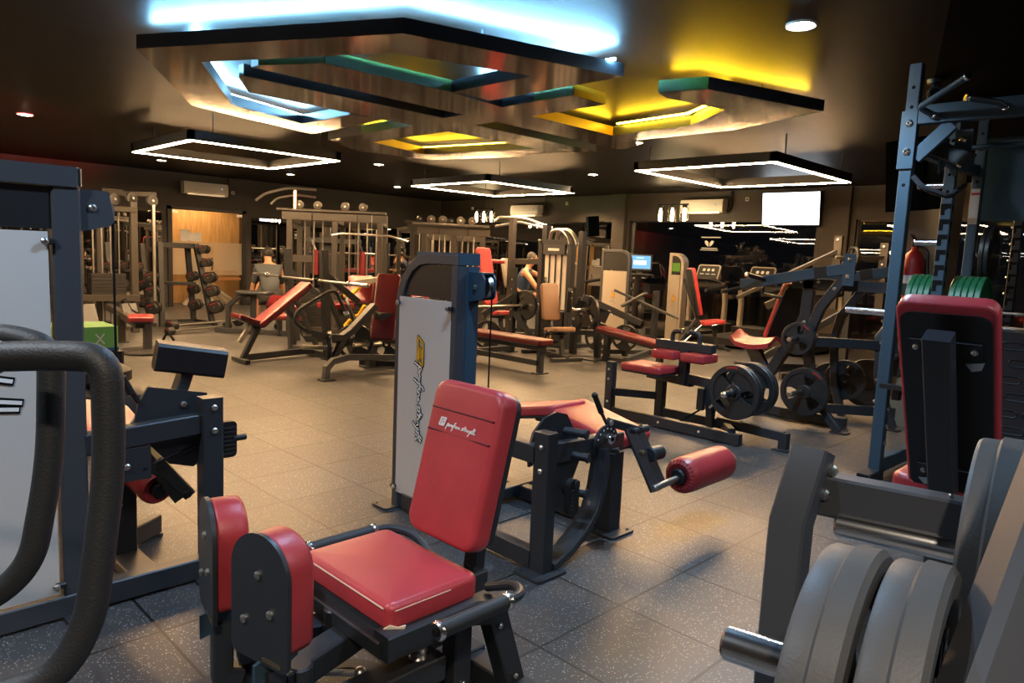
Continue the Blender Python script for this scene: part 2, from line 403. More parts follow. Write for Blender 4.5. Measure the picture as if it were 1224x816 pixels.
# entrance door
t = tag(bpy.data.objects.new('door_1', None), kind='structure'); COL.objects.link(t); t.location = ((DX0+DX1)/2, YL, 0)
m = M(BK); m.box(DX0-.07, DX0+.03, YL-.04, YL+.06, 0, DZ+.05); m.box(DX1-.03, DX1+.07, YL-.04, YL+.06, 0, DZ+.05); m.box(DX0-.07, DX1+.07, YL-.04, YL+.06, DZ-.02, DZ+.05); part('door_frame', m, t)
mid = 6.66
for a, b in ((DX0+.03, mid-.004), (mid+.004, DX1-.03)):
    m = M(GLASSD); quad(m, [(a, YL, .02), (b, YL, .02), (b, YL, DZ-.03), (a, YL, DZ-.03)]); part('door_leaf', m, t)
    m = M(FROST); quad(m, [(a, YL-.003, .72), (b, YL-.003, .72), (b, YL-.003, 1.46), (a, YL-.003, 1.46)]); part('frosted_film', m, t)
for x in (mid-.11, mid+.11):
    m = M(INK); m.tube([(x, YL-.003, 1.1), (x, YL-.06, 1.1), (x, YL-.06, .84), (x, YL-.003, .84)], .012, 8, .03); part('door_handle', m, t)
m = M(STEEL); m.box(DX1-.16, DX1-.03, YL-.03, YL-.008, DZ-.1, DZ-.04); m.box(DX0+.03, DX0+.16, YL-.03, YL-.008, DZ-.1, DZ-.04); part('patch_fitting', m, t)
def text(s, size, o, ux, uy, mt, parent, name, ext=.001, mirrored=False, label=None):
    cu = bpy.data.curves.new(name, 'FONT'); cu.body = s; cu.size = size; cu.extrude = ext; cu.align_x = 'CENTER'; cu.align_y = 'CENTER'
    tmp = bpy.data.objects.new('tmp', cu); COL.objects.link(tmp)
    dg = bpy.context.evaluated_depsgraph_get(); me = bpy.data.meshes.new_from_object(tmp.evaluated_get(dg))
    bpy.data.objects.remove(tmp)
    ux = V(ux).normalized(); uy = V(uy).normalized(); n = ux.cross(uy)
    if mirrored: ux = -ux
    org = base(parent) if parent else V((0, 0, 0))
    for v in me.vertices: c = v.co.copy(); v.co = V(o)-org+ux*c.x+uy*c.y+n*c.z
    me.materials.clear(); me.materials.append(mt)
    ob = bpy.data.objects.new(name, me); COL.objects.link(ob)
    if parent: ob.parent = parent
    if label: ob['label'] = label
    return ob
BRN = mat('brown_lettering', (.28, .12, .04), .6)
text('FITNESS GYM', .095, (7.09, YL-.006, .78), (1, 0, 0), (0, 0, 1), BRN, t, 'door_lettering', .0005, True)
m = M(BRN)
for st in ([(-.13, .15), (0, .17), (.13, .15), (.12, .0), (0, -.14), (-.12, 0), (-.13, .15)], [(-.08, .06), (.08, .06)], [(-.08, .01), (.08, .01)], [(0, .12), (0, -.08)]): ribbon(m, [st], (6.67, YL-.006, 1.2), (1, 0, 0), (0, 0, 1), 1, .012, .001, BRN)
m.box(6.9, 7.46, YL-.006, YL-.005, .6, .66, .0001)
part('door_emblem', m, t)
m = M(LBL); m.box(6.09, 6.28, YL-.012, YL-.006, 1.46, 1.72, .001); m.box(6.28, 6.55, YL-.012, YL-.006, 1.47, 1.66, .001); m.use(INK)
for x in (6.105, 6.265):
    for z in (1.475, 1.705): m.box(x-.008, x+.008, YL-.015, YL-.012, z-.008, z+.008, .001)
m.use(STEEL)
for k, l in enumerate((.2, .12, .16, .2)): m.box(6.31, 6.31+l, YL-.014, YL-.012, 1.62-k*.035, 1.628-k*.035, .0005)
single('paper_notice', m, 'white printed paper notices taped on the glass door', 'notice')
w = M(WOOD); w.box(5.2, 8.4, YL+1.0, YL+1.04, 0, CZ, .002); struct('wall_plywood', w)
w = M(WALL); w.box(5.18, 5.2, YL+.2, YL+1.04, 0, CZ, .001); w.box(8.4, 8.42, YL+.2, YL+1.04, 0, CZ, .001); struct('wall_vestibule', w)
fn = FROST.node_tree; fx = [n for n in fn.nodes if n.type == 'MIX_SHADER'][0]; fd = fn.nodes.new('ShaderNodeBsdfDiffuse'); fd.inputs[0].default_value = (.75, .68, .58, 1); fm = fn.nodes.new('ShaderNodeMixShader'); fm.inputs[0].default_value = .32; fn.links.new(fx.outputs[0], fm.inputs[1]); fn.links.new(fd.outputs[0], fm.inputs[2]); fn.links.new(fm.outputs[0], fn.nodes['Material Output'].inputs['Surface'])
# crumpled plastic sheet standing against the board
PLS = glass_mat('plastic_film', (.86, .84, .8), 1.35, .18)
nt = PLS.node_tree; mixn = [n for n in nt.nodes if n.type == 'MIX_SHADER'][0]; df = nt.nodes.new('ShaderNodeBsdfDiffuse'); df.inputs[0].default_value = (.8, .76, .68, 1)
m2 = nt.nodes.new('ShaderNodeMixShader'); m2.inputs[0].default_value = .6; nt.links.new(mixn.outputs[0], m2.inputs[1]); nt.links.new(df.outputs[0], m2.inputs[2]); nt.links.new(m2.outputs[0], nt.nodes['Material Output'].inputs['Surface'])
m = M(PLS); R = []
for i in range(15):
    t_ = i/14; z = 1.12*(1-t_)+.01; wv = .1+.08*t_+.55*t_**3; cx = 6.68+.28*t_**2
    R.append([(cx-wv+2*wv*j/24, YL+.55-.25*t_**2+.06*math.sin(j*1.7+i*.5)*(1-.3*t_)+.025*math.sin(j*3.9-i*.9), z+.02*math.sin(j*2.3+i)) for j in range(25)])
m.rings(R, close=False, caps=False)
single('plastic_sheet', m, 'crumpled clear plastic sheet heaped behind the glass door', 'plastic sheet')
# ------------------------------------------------------------------ things on the walls
def aircon(c, ux, n, lb):
    c = V(c); ux = V(ux); n = V(n); uz = V((0, 0, 1))
    t = thing('air_conditioner', lb, 'air conditioner', c, 'wall air conditioners')
    m = M(TWH); prof = [(0, 0), (.17, 0), (.2, .05), (.205, .2), (.18, .27), (0, .28)]
    R = [[c+ux*s+n*a+uz*(b-.14) for a, b in prof] for s in (-.49, -.485, .485, .49)]
    m.rings(R); part('casing', m, t)
    m = M(STEEL); q = c+uz*-.135+n*.186; m.beam(q-ux*.42, q+ux*.42, .012, .045, n, .002); part('louvre', m, t)
    m = M(BK); q = c+ux*.51; m.tube([q+n*.06+uz*-.1, q+ux*.05+n*.05+uz*-.08, q+ux*.07+n*.04+uz*.08, q+ux*.07+n*.04+uz*(CZ-c.z-.01)], .022, 8, .05); part('pipe', m, t)
    m = M(ESCR); q = c+ux*.34+n*.206+uz*.02; m.cyl(q, q+n*.003, .014, 8); part('display', m, t)
    return t
aircon((6.6, YL-.001, 2.645), (1, 0, 0), (0, -1, 0), 'white wall air conditioner above the glass entrance door')
aircon((XR-.001, 13.0, 2.62), (0, -1, 0), (-1, 0, 0), 'white wall air conditioner above the blue-black window by the corner')
aircon((XR-.001, 7.9, 2.64), (0, -1, 0), (-1, 0, 0), 'white wall air conditioner beside the three-bulb lantern')
def socket(p, n, lb):
    p = V(p); n = V(n); m = M(TWH); s = n.cross(V((0, 0, 1))); m.beam(p, p+n*.02, .07, .07, s, .006); m.use(BK); m.cyl(p+n*.018, p+n*.023, .022, 12)
    single('wall_socket', m, lb, 'socket')
socket((7.28, YL-.001, 2.62), (0, -1, 0), 'white socket beside the air conditioner above the door')
socket((XR-.001, 6.98, 2.77), (-1, 0, 0), 'white wall socket between the air conditioner and the television')
socket((XR-.001, 5.28, 2.82), (-1, 0, 0), 'white wall socket at the top right corner of the television')
socket((XR-.001, 11.72, 2.78), (-1, 0, 0), 'white wall socket beside the pipe of the corner air conditioner')
socket((XR-.001, 15.2, 2.72), (-1, 0, 0), 'white wall socket near the room corner above the dumbbells')
# television
t = thing('television', 'bright wall television between the window and the right pilaster', 'television', (XR-.25, 5.98, 2.24))
m = M(BK); c = V((XR-.22, 5.98, 2.55)); nn = V((-1, 0, -.12)).normalized(); up = V((-.12, 0, 1)).normalized(); sd = V((0, 1, 0))
m.beam(c-up*.315, c+up*.315, 1.12, .05, sd, .006); part('casing', m, t)
m = M(ETV); q = c+nn*.027
quad(m, [q+sd*a+up*b for a, b in ((-.545, -.295), (.545, -.295), (.545, .3), (-.545, .3))]); part('screen', m, t)
m = M(BK); m.beam(c, (XR-.003, 5.98, 2.55), .2, .2); part('bracket', m, t)
SPK = mat('speaker_black', (.0015, .0028, .0045), .9, spec=.02)
def speaker(name, c, nrm, w, h, d, lb):
    c = V(c); n = V(nrm).normalized(); u = V((0, 0, 1)); s = n.cross(u)
    t = thing(name, lb, 'speaker', c)
    m = M(SPK); m.prism([(-w/2, 0), (w/2, 0), (w*.36, -d), (-w*.36, -d)], c-u*h/2, s, n, h); part('cabinet', m, t)
    m = M(SPK); q = c+n*.004; m.beam(q-u*h*.46, q+u*h*.46, w*.9, .012, s); part('grille', m, t)
    m = M(BK); q = c-n*d; m.tube([c+s*(w*.5)-n*d*.4+u*.08, c+s*(w*.56)-n*d*.4+u*.08, c+s*(w*.56)-n*d*.4-u*.08, c+s*(w*.5)-n*d*.4-u*.08], .012, 6); part('handle', m, t)
    m = M(BK); m.beam(q, q-n*.16, .05, .05); part('bracket', m, t)
    return t
speaker('wall_speaker', (XR-.36, 10.72, 2.2), (-.75, .66, -.1), .30, .46, .26, 'small black loudspeaker on the right wall beside the pilaster')
speaker('wall_speaker', (6.98, 2.12, 2.30), (-.88, .45, -.12), .40, .62, .30, 'large black loudspeaker hung on the pale pier behind the tall rack')
t = thing('security_camera', 'round grey security camera on the ceiling beside the tall rack post', 'camera', (6.3, 1.79, 2.82))
m = M(BK); m.lathe([(.055, 0), (.05, -.03), (.02, -.04)], (6.3, 1.79, CZ-.013), Zv, 18); m.cyl((6.3, 1.79, 2.92), (6.3, 1.79, 2.86), .018, 10); part('mount', m, t)
m = M(MG); m.cyl((6.36, 1.80, 2.845), (6.22, 1.755, 2.82), .055, 18); part('body', m, t)
m = M(INK); m.cyl((6.22, 1.755, 2.82), (6.214, 1.753, 2.819), .036, 12); part('lens', m, t)
# fire extinguisher on the pier
t = thing('fire_extinguisher', 'red fire extinguisher behind the tall blue rack post', 'fire extinguisher', (7.25, 2.07, 1.12))
m = M(REDP); m.lathe([(.02, 0), (.085, .01), (.09, .04), (.09, .42), (.07, .5), (.03, .54), (.03, .57)], (7.25, 2.07, 1.12), (0, 0, 1), 20); part('cylinder', m, t)
m = M(BK); m.beam((7.25, 2.07, 1.69), (7.25, 2.07, 1.75), .05, .05); m.beam((7.25, 2.07, 1.75), (7.12, 2.07, 1.79), .03, .015); m.tube([(7.25, 2.04, 1.7), (7.2, 1.95, 1.66), (7.2, 1.93, 1.4), (7.2, 1.96, 1.25)], .014, 8, .05); part('valve', m, t)
m = M(LBL); m.lathe([(.0915, 0), (.0915, .13)], (7.25, 2.07, 1.3), (0, 0, 1), 20, False); part('label', m, t)
m = M(MT); m.beam((7.26, 2.07, 1.5), (7.352, 2.07, 1.5), .06, .02); part('bracket', m, t)
# ------------------------------------------------------------------ lights of the room
def pend(x0, x1, y0, y1, lb, em=None):
    t = thing('led_pendant', lb, 'pendant light', ((x0+x1)/2, (y0+y1)/2, 2.6), 'square LED pendants')
    w = .07; z0, z1 = 2.6, 2.72
    q = [((x0, y0), (x1, y0)), ((x1, y0), (x1, y1)), ((x1, y1), (x0, y1)), ((x0, y1), (x0, y0))]
    m = M(MT)
    for (ax, ay), (bx, by) in q:
        d = V((bx-ax, by-ay, 0)).normalized()*w*.5
        m.beam(V((ax, ay, (z0+z1)/2+.004))-d, V((bx, by, (z0+z1)/2+.004))+d, w, z1-z0-.008, None, .003)
    part('frame', m, t)
    for (ax, ay), (bx, by) in q:
        d = V((bx-ax, by-ay, 0)).normalized()*w*.3
        m = M(em or EW); m.beam(V((ax, ay, z0+.003))+d*-1, V((bx, by, z0+.003))+d, w*.72, .008, None, .001); part('light_strip', m, t)
    for x in (x0+.25, x1-.25):
        for y in (y0, y1): m = M(BK); m.cyl((x, y, z1-.01), (x, y, CZ), .006, 6); part('hanger', m, t)
    return t
pend(3.28, 5.18, 8.58, 10.5, 'square LED pendant hung in front of the entrance door')
pend(7.85, 9.85, 8.5, 10.45, 'square LED pendant in the middle, seen as a flat diamond')
pend(-1.32, .58, 8.58, 10.5, 'added square LED pendant out of view at the left end of the hall')  # this pendant and the next two are unseen, added for side light
pend(-1.32, .58, 3.7, 5.6, 'added square LED pendant out of view over the left side of the hall', EWN)
pend(3.3, 5.2, -2.9, -1.0, 'added square LED pendant out of view over the right side of the hall', EWN)
pend(7.74, 9.9, 3.72, 5.55, 'square LED pendant hung before the television')
k = 0
DL = [(2.13, 10.88, 'warm', 'over the left machine beside the red glow'), (4.95, 14.38, 'warm', 'above the barbell rack near the door'), (7.44, 14.16, 'warm', 'near the air conditioner above the door'),
      (7.35, 10.8, 'warm', 'just behind the yellow corner of the ceiling sculpture'), (10.13, 14.1, 'warm', 'above the back row of dumbbells'), (10.1, 8.2, 'warm', 'between the middle and the right LED pendants'),
      (12.69, 10.91, 'warm', 'at the right tip of the middle LED pendant'), (4.49, 2.06, 'cool', 'burning cold white over the near machines')]
for x, y, kd, lb in DL:
    t = thing('downlight', '%s round ceiling downlight %s' % ('white' if kd == 'cool' else 'warm', lb), 'downlight', (x, y, CZ), 'recessed downlights')
    r = .075
    m = M(TWH); m.lathe([(r, 0), (r+.018, 0), (r+.014, -.014), (r, -.008)], (x, y, CZ-.001), (0, 0, 1), 20, False); part('rim', m, t)
    m = M(EDC if kd == 'cool' else EDN); m.lathe([(.001, -.02), (r*.6, -.016), (r, -.006)], (x, y, CZ-.001), (0, 0, 1), 20, False); part('lens', m, t)
def spot(p, e, col, ang=120, r=.06, tgt=None, name='downlight_and_fill_spot'):
    l = bpy.data.lights.new(name, 'SPOT'); l.energy = e; l.color = col; l.spot_size = math.radians(ang); l.spot_blend = .6; l.shadow_soft_size = r
    o = bpy.data.objects.new(name, l); COL.objects.link(o); o.location = p
    if tgt: o.rotation_euler = (V(tgt)-V(p)).to_track_quat('-Z', 'Y').to_euler()
    return o
WARM = (1, .62, .30); COOL = (.56, .78, 1)
for x, y, kd, lb in DL: spot((x, y, CZ-.04), 150 if kd == 'cool' else 170, COOL if kd == 'cool' else WARM, 140)
# added unseen spots over and behind the camera, filling the near machines with light
for x, y, c_, e in ((1.9, 2.0, (.40, .66, 1), 85), (-.7, 2.1, (.8, .89, 1), 95), (2.0, -.7, COOL, 60), (-.7, -.7, (1, .84, .66), 150)): spot((x, y, CZ-.04), e, c_, 140)
spot((6.6, YL+.3, CZ-.05), 85, (1, .72, .42), 160)
spot((6.98, 1.80, 2.93), 26, (1, .74, .44), 70, .03, (7.36, 1.93, 2.1))
spot((2.42, 2.95, 1.5), 500, (.12, 1, .1), 14, .03, (9.0, 7.8, 2.95), 'green_patch_spot')  # added lamp without a fixture, tints a ceiling patch green
spot((.8, 5.6, 1.2), 1500, (1, .0, .02), 22, .03, (2.2, 12.2, 2.95), 'red_patch_spot')  # added lamp without a fixture, for the red glow on the ceiling
def lantern(c, lb, grp='three-bulb glass lanterns'):
    c = V(c); t = thing('lantern_pendant', lb, 'lantern', (c.x, c.y, 2.2), grp)
    m = M(BK); m.box(c.x-.04, c.x+.04, c.y-.22, c.y+.22, CZ-.03, CZ-.001); m.cyl((c.x, c.y, CZ-.03), (c.x, c.y, 2.63), .006, 6); m.box(c.x-.015, c.x+.015, c.y-.36, c.y+.36, 2.6, 2.63); part('canopy', m, t)
    for dy in (-.28, 0, .28):
        m = M(BK); m.cyl((c.x, c.y+dy, 2.6), (c.x, c.y+dy, 2.55), .05, 12); s = part('cap', m, t)
        m = M(LENS); m.lathe([(.085, 0), (.085, .3)], (c.x, c.y+dy, 2.25), (0, 0, 1), 16, False); part('glass_shade', m, t)
        m = M(EBULB); m.lathe([(.002, 0), (.03, .02), (.035, .12), (.03, .2), (.012, .26)], (c.x, c.y+dy, 2.28), (0, 0, 1), 10); part('bulb', m, t)
lantern((12.6, 8.12, 0), 'three-bulb lantern hanging before the window next to the air conditioner')
lantern((12.6, 13.75, 0), 'three-bulb lantern glowing over the cable station in the far corner')
# ------------------------------------------------------------------ ceiling sculpture of interlocking boxes
t = thing('ceiling_sculpture', 'large angular ceiling sculpture lit blue and yellow from behind', 'ceiling light', (4.45, 5.3, 2.72))
Z0, Z1, KS = 2.777, 2.872, 1.106
def slab(name, pts, edges=None, lb=None, holes=None):
    m = M(LACQ); pts = [(a*KS, b*KS) for a, b in pts]; m.prism(pts, (0, 0, Z0), (1, 0, 0), (0, 1, 0), Z1-Z0)
    mm = m.ms.index(LACQ)
    for f_i, f_ in enumerate(m.f):
        if len(f_) == 4 and len({m.v[i][2] for i in f_}) > 1:
            m.use(LACS); m.mi[f_i] = m.c
    return part(name, m, t, lb, ang=20)
def glow_panel(a, b, mt, name='painted_glow_panel', out=.004, lb=None):  # thin panel on a slab edge, coloured like the light falling there
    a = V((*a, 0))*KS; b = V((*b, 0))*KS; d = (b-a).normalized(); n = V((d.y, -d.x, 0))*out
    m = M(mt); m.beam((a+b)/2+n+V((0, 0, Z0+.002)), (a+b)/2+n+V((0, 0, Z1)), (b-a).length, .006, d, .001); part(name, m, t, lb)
def led(pts, mt, name='light_strip'):
    pts = [(a*KS, b*KS) for a, b in pts]
    for a, b in zip(pts, pts[1:]):
        m = M(mt); m.beam((*a, Z1+.008), (*b, Z1+.008), .02, .012, None, .001); part(name, m, t)
def inset(pts, k):
    o = []
    for i, p in enumerate(pts):
        d0 = (V(p)-V(pts[i-1])).normalized() if i else None; d1 = (V(pts[i+1])-V(p)).normalized() if i < len(pts)-1 else None
        n0 = V((-d0.y, d0.x)) if d0 else None; n1 = V((-d1.y, d1.x)) if d1 else None
        n = ((n0 or n1)+(n1 or n0)).normalized(); n = n/max(.4, n.dot(n0 or n1)); o.append((p[0]+n.x*k, p[1]+n.y*k))
    return o
outer = [(3.92, 4.27), (3.92, 2.97), (2.46, 3.4), (1.6, 5.06), (2.56, 6.67), (3.98, 7.12), (3.92, 5.72)]
inner = [(3.6, 5.76), (3.6, 6.62), (2.76, 6.3), (2.0, 5.04), (2.66, 3.77), (3.56, 3.46), (3.56, 4.27)]
slab('blue_bracket', outer+inner, lb='open hexagon bracket with ice-blue light strips')
slab('cross_bar', [(2.27, 4.88), (2.28, 4.79), (2.53, 4.36), (3.56, 4.29), (4.15, 4.36), (4.15, 3.6), (4.53, 3.6), (4.55, 4.41), (5.82, 4.4), (6.2, 4.4), (6.4, 4.75), (6.4, 4.87), (4.57, 4.87), (4.57, 5.17), (6.4, 5.17), (6.38, 5.4), (6.26, 5.66), (4.66, 5.66), (4.66, 6.98), (5.6, 7.25), (5.93, 5.67), (6.27, 5.67), (6.27, 6.4), (5.96, 7.56), (4.98, 7.76), (4.29, 7.3), (4.27, 5.71), (3.92, 5.72), (2.62, 5.68), (2.35, 5.25), (2.35, 5.17), (4.19, 5.15), (4.19, 4.88)], lb='dark bars crossing in the middle')
slab('yellow_hook', [(4.43, 3.04), (4.53, 2.70), (5.64, 2.35), (6.0, 3.3), (6.02, 4.39), (5.68, 4.39), (5.62, 3.5), (5.19, 2.93), (4.6, 3.08)], lb='hooked end with yellow light strips')
ou = [(3.92, 4.0), (3.92, 2.97), (2.46, 3.4), (1.6, 5.06), (2.56, 6.67), (3.98, 7.12), (3.93, 5.9)]
led(inset(ou, -.085)[1:4], EBL)
led(inset([(3.6, 5.76), (3.6, 6.62), (2.76, 6.3), (2.0, 5.04)], -.05), EBL)
led(inset([(3.92, 4.27), (3.92, 2.97)], -.1), EBL)
led([(4.56, 3.02), (4.63, 2.84), (5.66, 2.50)], EYE)
led([(5.15, 2.9), (5.56, 3.5), (5.62, 4.3)], EYE)
led([(4.58, 4.47), (5.7, 4.46)], EYE)
led([(4.6, 5.72), (4.6, 7.03), (5.62, 7.32), (5.98, 5.72)], EYE)
led([(4.33, 5.8), (4.35, 7.2)], EYE)
glow_panel((2.28, 4.79), (2.53, 4.36), GGLOW); glow_panel((2.53, 4.36), (3.55, 4.29), GGLOW); glow_panel((4.15, 4.0), (4.15, 3.6), GGLOW); glow_panel((4.15, 3.6), (4.53, 3.6), YGLOW)
glow_panel((4.55, 4.41), (5.68, 4.4), YGLOW); glow_panel((4.43, 3.04), (4.53, 2.70), GGLOW); glow_panel((4.27, 6.6), (4.27, 5.73), GGLOW)
glow_panel((4.66, 6.98), (4.66, 5.68), YGLOW, out=-.004); glow_panel((4.66, 6.98), (5.6, 7.25), YGLOW, out=.004)
for x, y in ((2.1, 5.05), (3.0, 3.35), (3.0, 6.7), (3.75, 3.3), (3.75, 6.8), (4.35, 4.6), (5.5, 4.6), (5.2, 2.65), (5.8, 3.6), (5.4, 5.4), (5.3, 7.5), (2.7, 4.6), (2.8, 5.45)):
    x *= KS; y *= KS; m = M(MT); m.cyl((x, y, Z1-.01), (x, y, CZ), .008, 6); part('hanger', m, t)
# ------------------------------------------------------------------ near machines
def foot(t, x, y, wx=.15, wy=.15, z=.012, mt=MT):
    m = M(mt); m.prism(rrect(wx, wy, .02), (x, y, .001), X_, Y_, z); m.use(BOLT)
    for s in (-1, 1): bolt(m, (x+s*wx*.36, y-s*wy*.32, z), Zv, .007, .006, BK)
    return part('foot_plate', m, t)
def cushion(t, name, o, ux, uy, out, th, r=.02, mt=RV, back=BK, bt=.015, lb=None, dome=.006, bs=.97):
    """upholstered pad on a plywood back board (the board is its sub-part)"""
    m = M(mt); m.pad(o, ux, uy, out, th, r, dome); p = part(name, m, t, lb, ang=50)
    if back:
        n = V(ux).cross(V(uy)).normalized(); k = M(back); k.prism([(a*bs, b*bs) for a, b in out], V(o)-n*bt, ux, uy, bt); part('back_board', k, p)
    return p
def shroud_mark(p, o, ux, uy, sc):
    """yellow emblem over black script, running down the shroud"""
    m = M(INK); em = [[(x*2., y*.72) for x, y in st] for st in EMBLEM]; o = V(o); n = V(ux).cross(V(uy)).normalized()*.0012
    ribbon(m, em, o, ux, uy, sc, sc*.34, .0012, INK); ribbon(m, em, o+n, ux, uy, sc, sc*.2, .0012, LOGOY)
    o3 = o+V(ux)*sc*2.3+V(uy)*sc*.1
    ribbon(m, SCRIPT, o3, ux, uy, sc*.95, sc*.34, .0012, INK); ribbon(m, SCRIPT, o3+n, ux, uy, sc*.95, sc*.13, .0012, INKW)
    return part('maker_mark', m, p)
# ---- hip abductor seat machine, front centre
t = thing('hip_abductor_machine', 'red hip abductor machine with two knee pads, nearest seat in front', 'gym machine', (1.3, 1.75, 0))
c0 = V((1.275, 1.775, .40))
sx = V((.36, 0, -.0)).normalized()
p = cushion(t, 'seat', c0, X_, Y_, rrect(.34, .49, .035), .075, .022, RVB, MT, .02)
m = M(SEAM); m.tube([c0+V((-.172, -.22, .062)), c0+V((-.172, .22, .062))], .0028, 6); m.tube([c0+V((-.15, -.246, .058)), c0+V((.05, -.246, .058))], .002, 6); part('seam', m, p)
m = M(RIP); m.prism([(-.03, 0), (-.01, .012), (.012, .006), (.035, .011), (.03, -.004), (.005, -.008)], c0+V((-.152, -.241, .006)), V((.8, -.6, 0)), Zv, .006); part('torn_corner', m, p)
# backrest: leans back along +X, faces -X
bn = V((-.97, 0, .24)).normalized(); bu = V((0, -1, 0)); bv = bn.cross(bu).normalized()
if bv.z < 0: bv = -bv
bo = V((1.56, 1.73, .755))
p = cushion(t, 'backrest', bo, -bu if (-bu).cross(bv).dot(bn) > 0 else bu, bv, rrect(.345, .52, .055), .075, .024, RVB, MT, .02)
ub = -bu if (-bu).cross(bv).dot(bn) > 0 else bu
m = M(RVD)
for zz in (.085, .16): q = bo+bn*.0775+bv*zz; m.tube([q-ub*.152, q+ub*.152], .0035, 6)
part('seam', m, p)
m = M(INKW); mo = bo+bn*.083+bv*.107-ub*.095
ribbon(m, EMBLEM, mo, ub, bv, .024, .006, .001, INKW); ribbon(m, SCRIPT, mo+ub*.035, ub, bv, .02, .0042, .001, INKW); part('maker_mark', m, p, 'silver stitched script mark')
m = M(MT)
m.beam((1.60, 1.73, .38), (1.64, 1.73, .80), .06, .05, Y_); m.beam((1.1, 1.73, .345), (1.62, 1.73, .345), .1, .07)
m.path([(1.08, 1.53, .37), (1.4, 1.53, .37), (1.5, 1.53, .34), (1.62, 1.53, .0)], .07, .075, Y_); m.path([(1.4, 1.98, .37), (1.5, 1.98, .34), (1.62, 1.98, 0)], .07, .07, Y_)
m.beam((1.1, 1.53, .36), (1.1, 2.0, .36), .06, .05); m.beam((1.42, 1.6, 0), (1.42, 1.6, .36), .07, .07); m.beam((.7, 1.76, .05), (1.65, 1.76, .05), .1, .07); m.beam((1.6, 1.4, .04), (1.6, 2.12, .04), .08, .07)
m.beam((.62, 2.12, .05), (1.2, 2.12, .05), .07, .07); m.beam((.62, 1.3, .05), (.62, 2.15, .05), .07, .07); m.beam((1.0, 1.58, .21), (1.32, 1.58, .21), .09, .08)
for q in ((1.5, 1.49, .3), (1.58, 1.49, .1)): bolt(m, q, -Y_)
part('frame', m, t)
foot(t, 1.63, 1.5, .14, .14); foot(t, 1.63, 2.0, .14, .14); foot(t, .62, 1.3, .14, .12)
for y, s in ((1.375, -1), (2.055, 1)):
    m = M(FOAM); m.cyl((1.16, y, .455), (1.4, y, .455), .024, 18); h = part('handle', m, t)
    m = M(MT); m.tube([(1.39, y, .455), (1.47, y, .455), (1.53, y-s*.08, .44), (1.52, y-s*.2, .39)], .015, 10, .05); part('handle_tube', m, h)
    m = M(CH)
    for x in (1.145, 1.4): m.cyl((x, y, .455), (x+.018, y, .455), .0275, 18)
    m.use(INK); m.cyl((1.1445, y, .455), (1.139, y, .455), .012, 12); part('end_cap', m, h, 'chrome end cap')
for side, y, nx in ((-1, 1.615, .21), (1, 1.935, -.21)):
    n = V((.977, -side*.213, 0)).normalized()          # pad looks at the seat
    ux = V((-n.y, n.x, 0)); o = V((.78, y, .44))
    if ux.cross(Zv).dot(n) < 0: ux = -ux
    m = M(MT); m.prism(arch(.215, .335, .02, 14, .95), o-n*.012-Zv*.03, ux, Zv, .012)
    for a, b in ((.0, .2), (-.045, .11), (.055, .07)): bolt(m, o-n*.012+ux*a+Zv*(b+.0), -n, .011, .008)
    pl = part('pad_plate', m, t)
    m = M(RV); m.pad(o+Zv*.0, ux, Zv, arch(.2, .30, .03, 14, .95), .088, .022); part('knee_pad', m, pl, 'red arched knee pad', ang=50)
    m = M(MB); m.prism([(-.03, -.1), (.105, -.06), (.105, 0), (-.03, -.03)], o+ux*.0-n*.0, n, Zv, .01); part('gusset', m, pl)
    m = M(BRASS); m.prism(rrect(.07, .012, .003), o-n*.0125-ux*.05-Zv*.015, -ux, Zv, .001); part('rating_label', m, pl)
    m = M(MT); m.path([o-Zv*.06+n*.03, o-Zv*.22+n*.03, (.86, y-side*.02, .2)], .055, .055, ux); m.beam((.84, 1.775+side*.12, .30), (1.14, 1.775+side*.03, .30), .08, .075); m.cyl((.9, 1.775+side*.13, .06), (.9, 1.775+side*.13, .34), .035, 14)
    part('pad_arm', m, t)
m = M(BK); m.cyl((1.09, 1.79, .22), (1.09, 1.79, .38), .03, 14); m.use(STEEL)
m.lathe([(.028 if k % 2 else .022, .01*k) for k in range(16)], (1.25, 1.58, .225), Zv, 16); m.lathe([(.045, 0), (.05, .02), (.03, .035)], (1.25, 1.58, .35), Zv, 16); part('adjuster_spring', m, t)
m = M(STEEL)
for q0, q1 in (((1.03, 1.8, .19), (1.14, 1.72, .18)), ((1.36, 1.5, .13), (1.3, 1.62, .12))): m.cyl(q0, q1, .011, 10); m.ball(q0, .022); m.ball(q1, .02); m.cyl(V(q0)+Zv*.01, V(q0)+Zv*.04, .009, 8)
part('tie_rod', m, t)
m = M(MT); m.lathe([(.075, 0), (.075, .02), (.05, .05), (.04, .09), (.03, .16)], (.98, 1.86, .08), Zv, 18); m.prism([(.16*math.cos(a*.2), .16*math.sin(a*.2)) for a in range(16)]+[(.11*math.cos(a*.2), .11*math.sin(a*.2)) for a in range(15, -1, -1)], (1.12, 1.78, .1), X_, Y_, .012); part('cam', m, t)
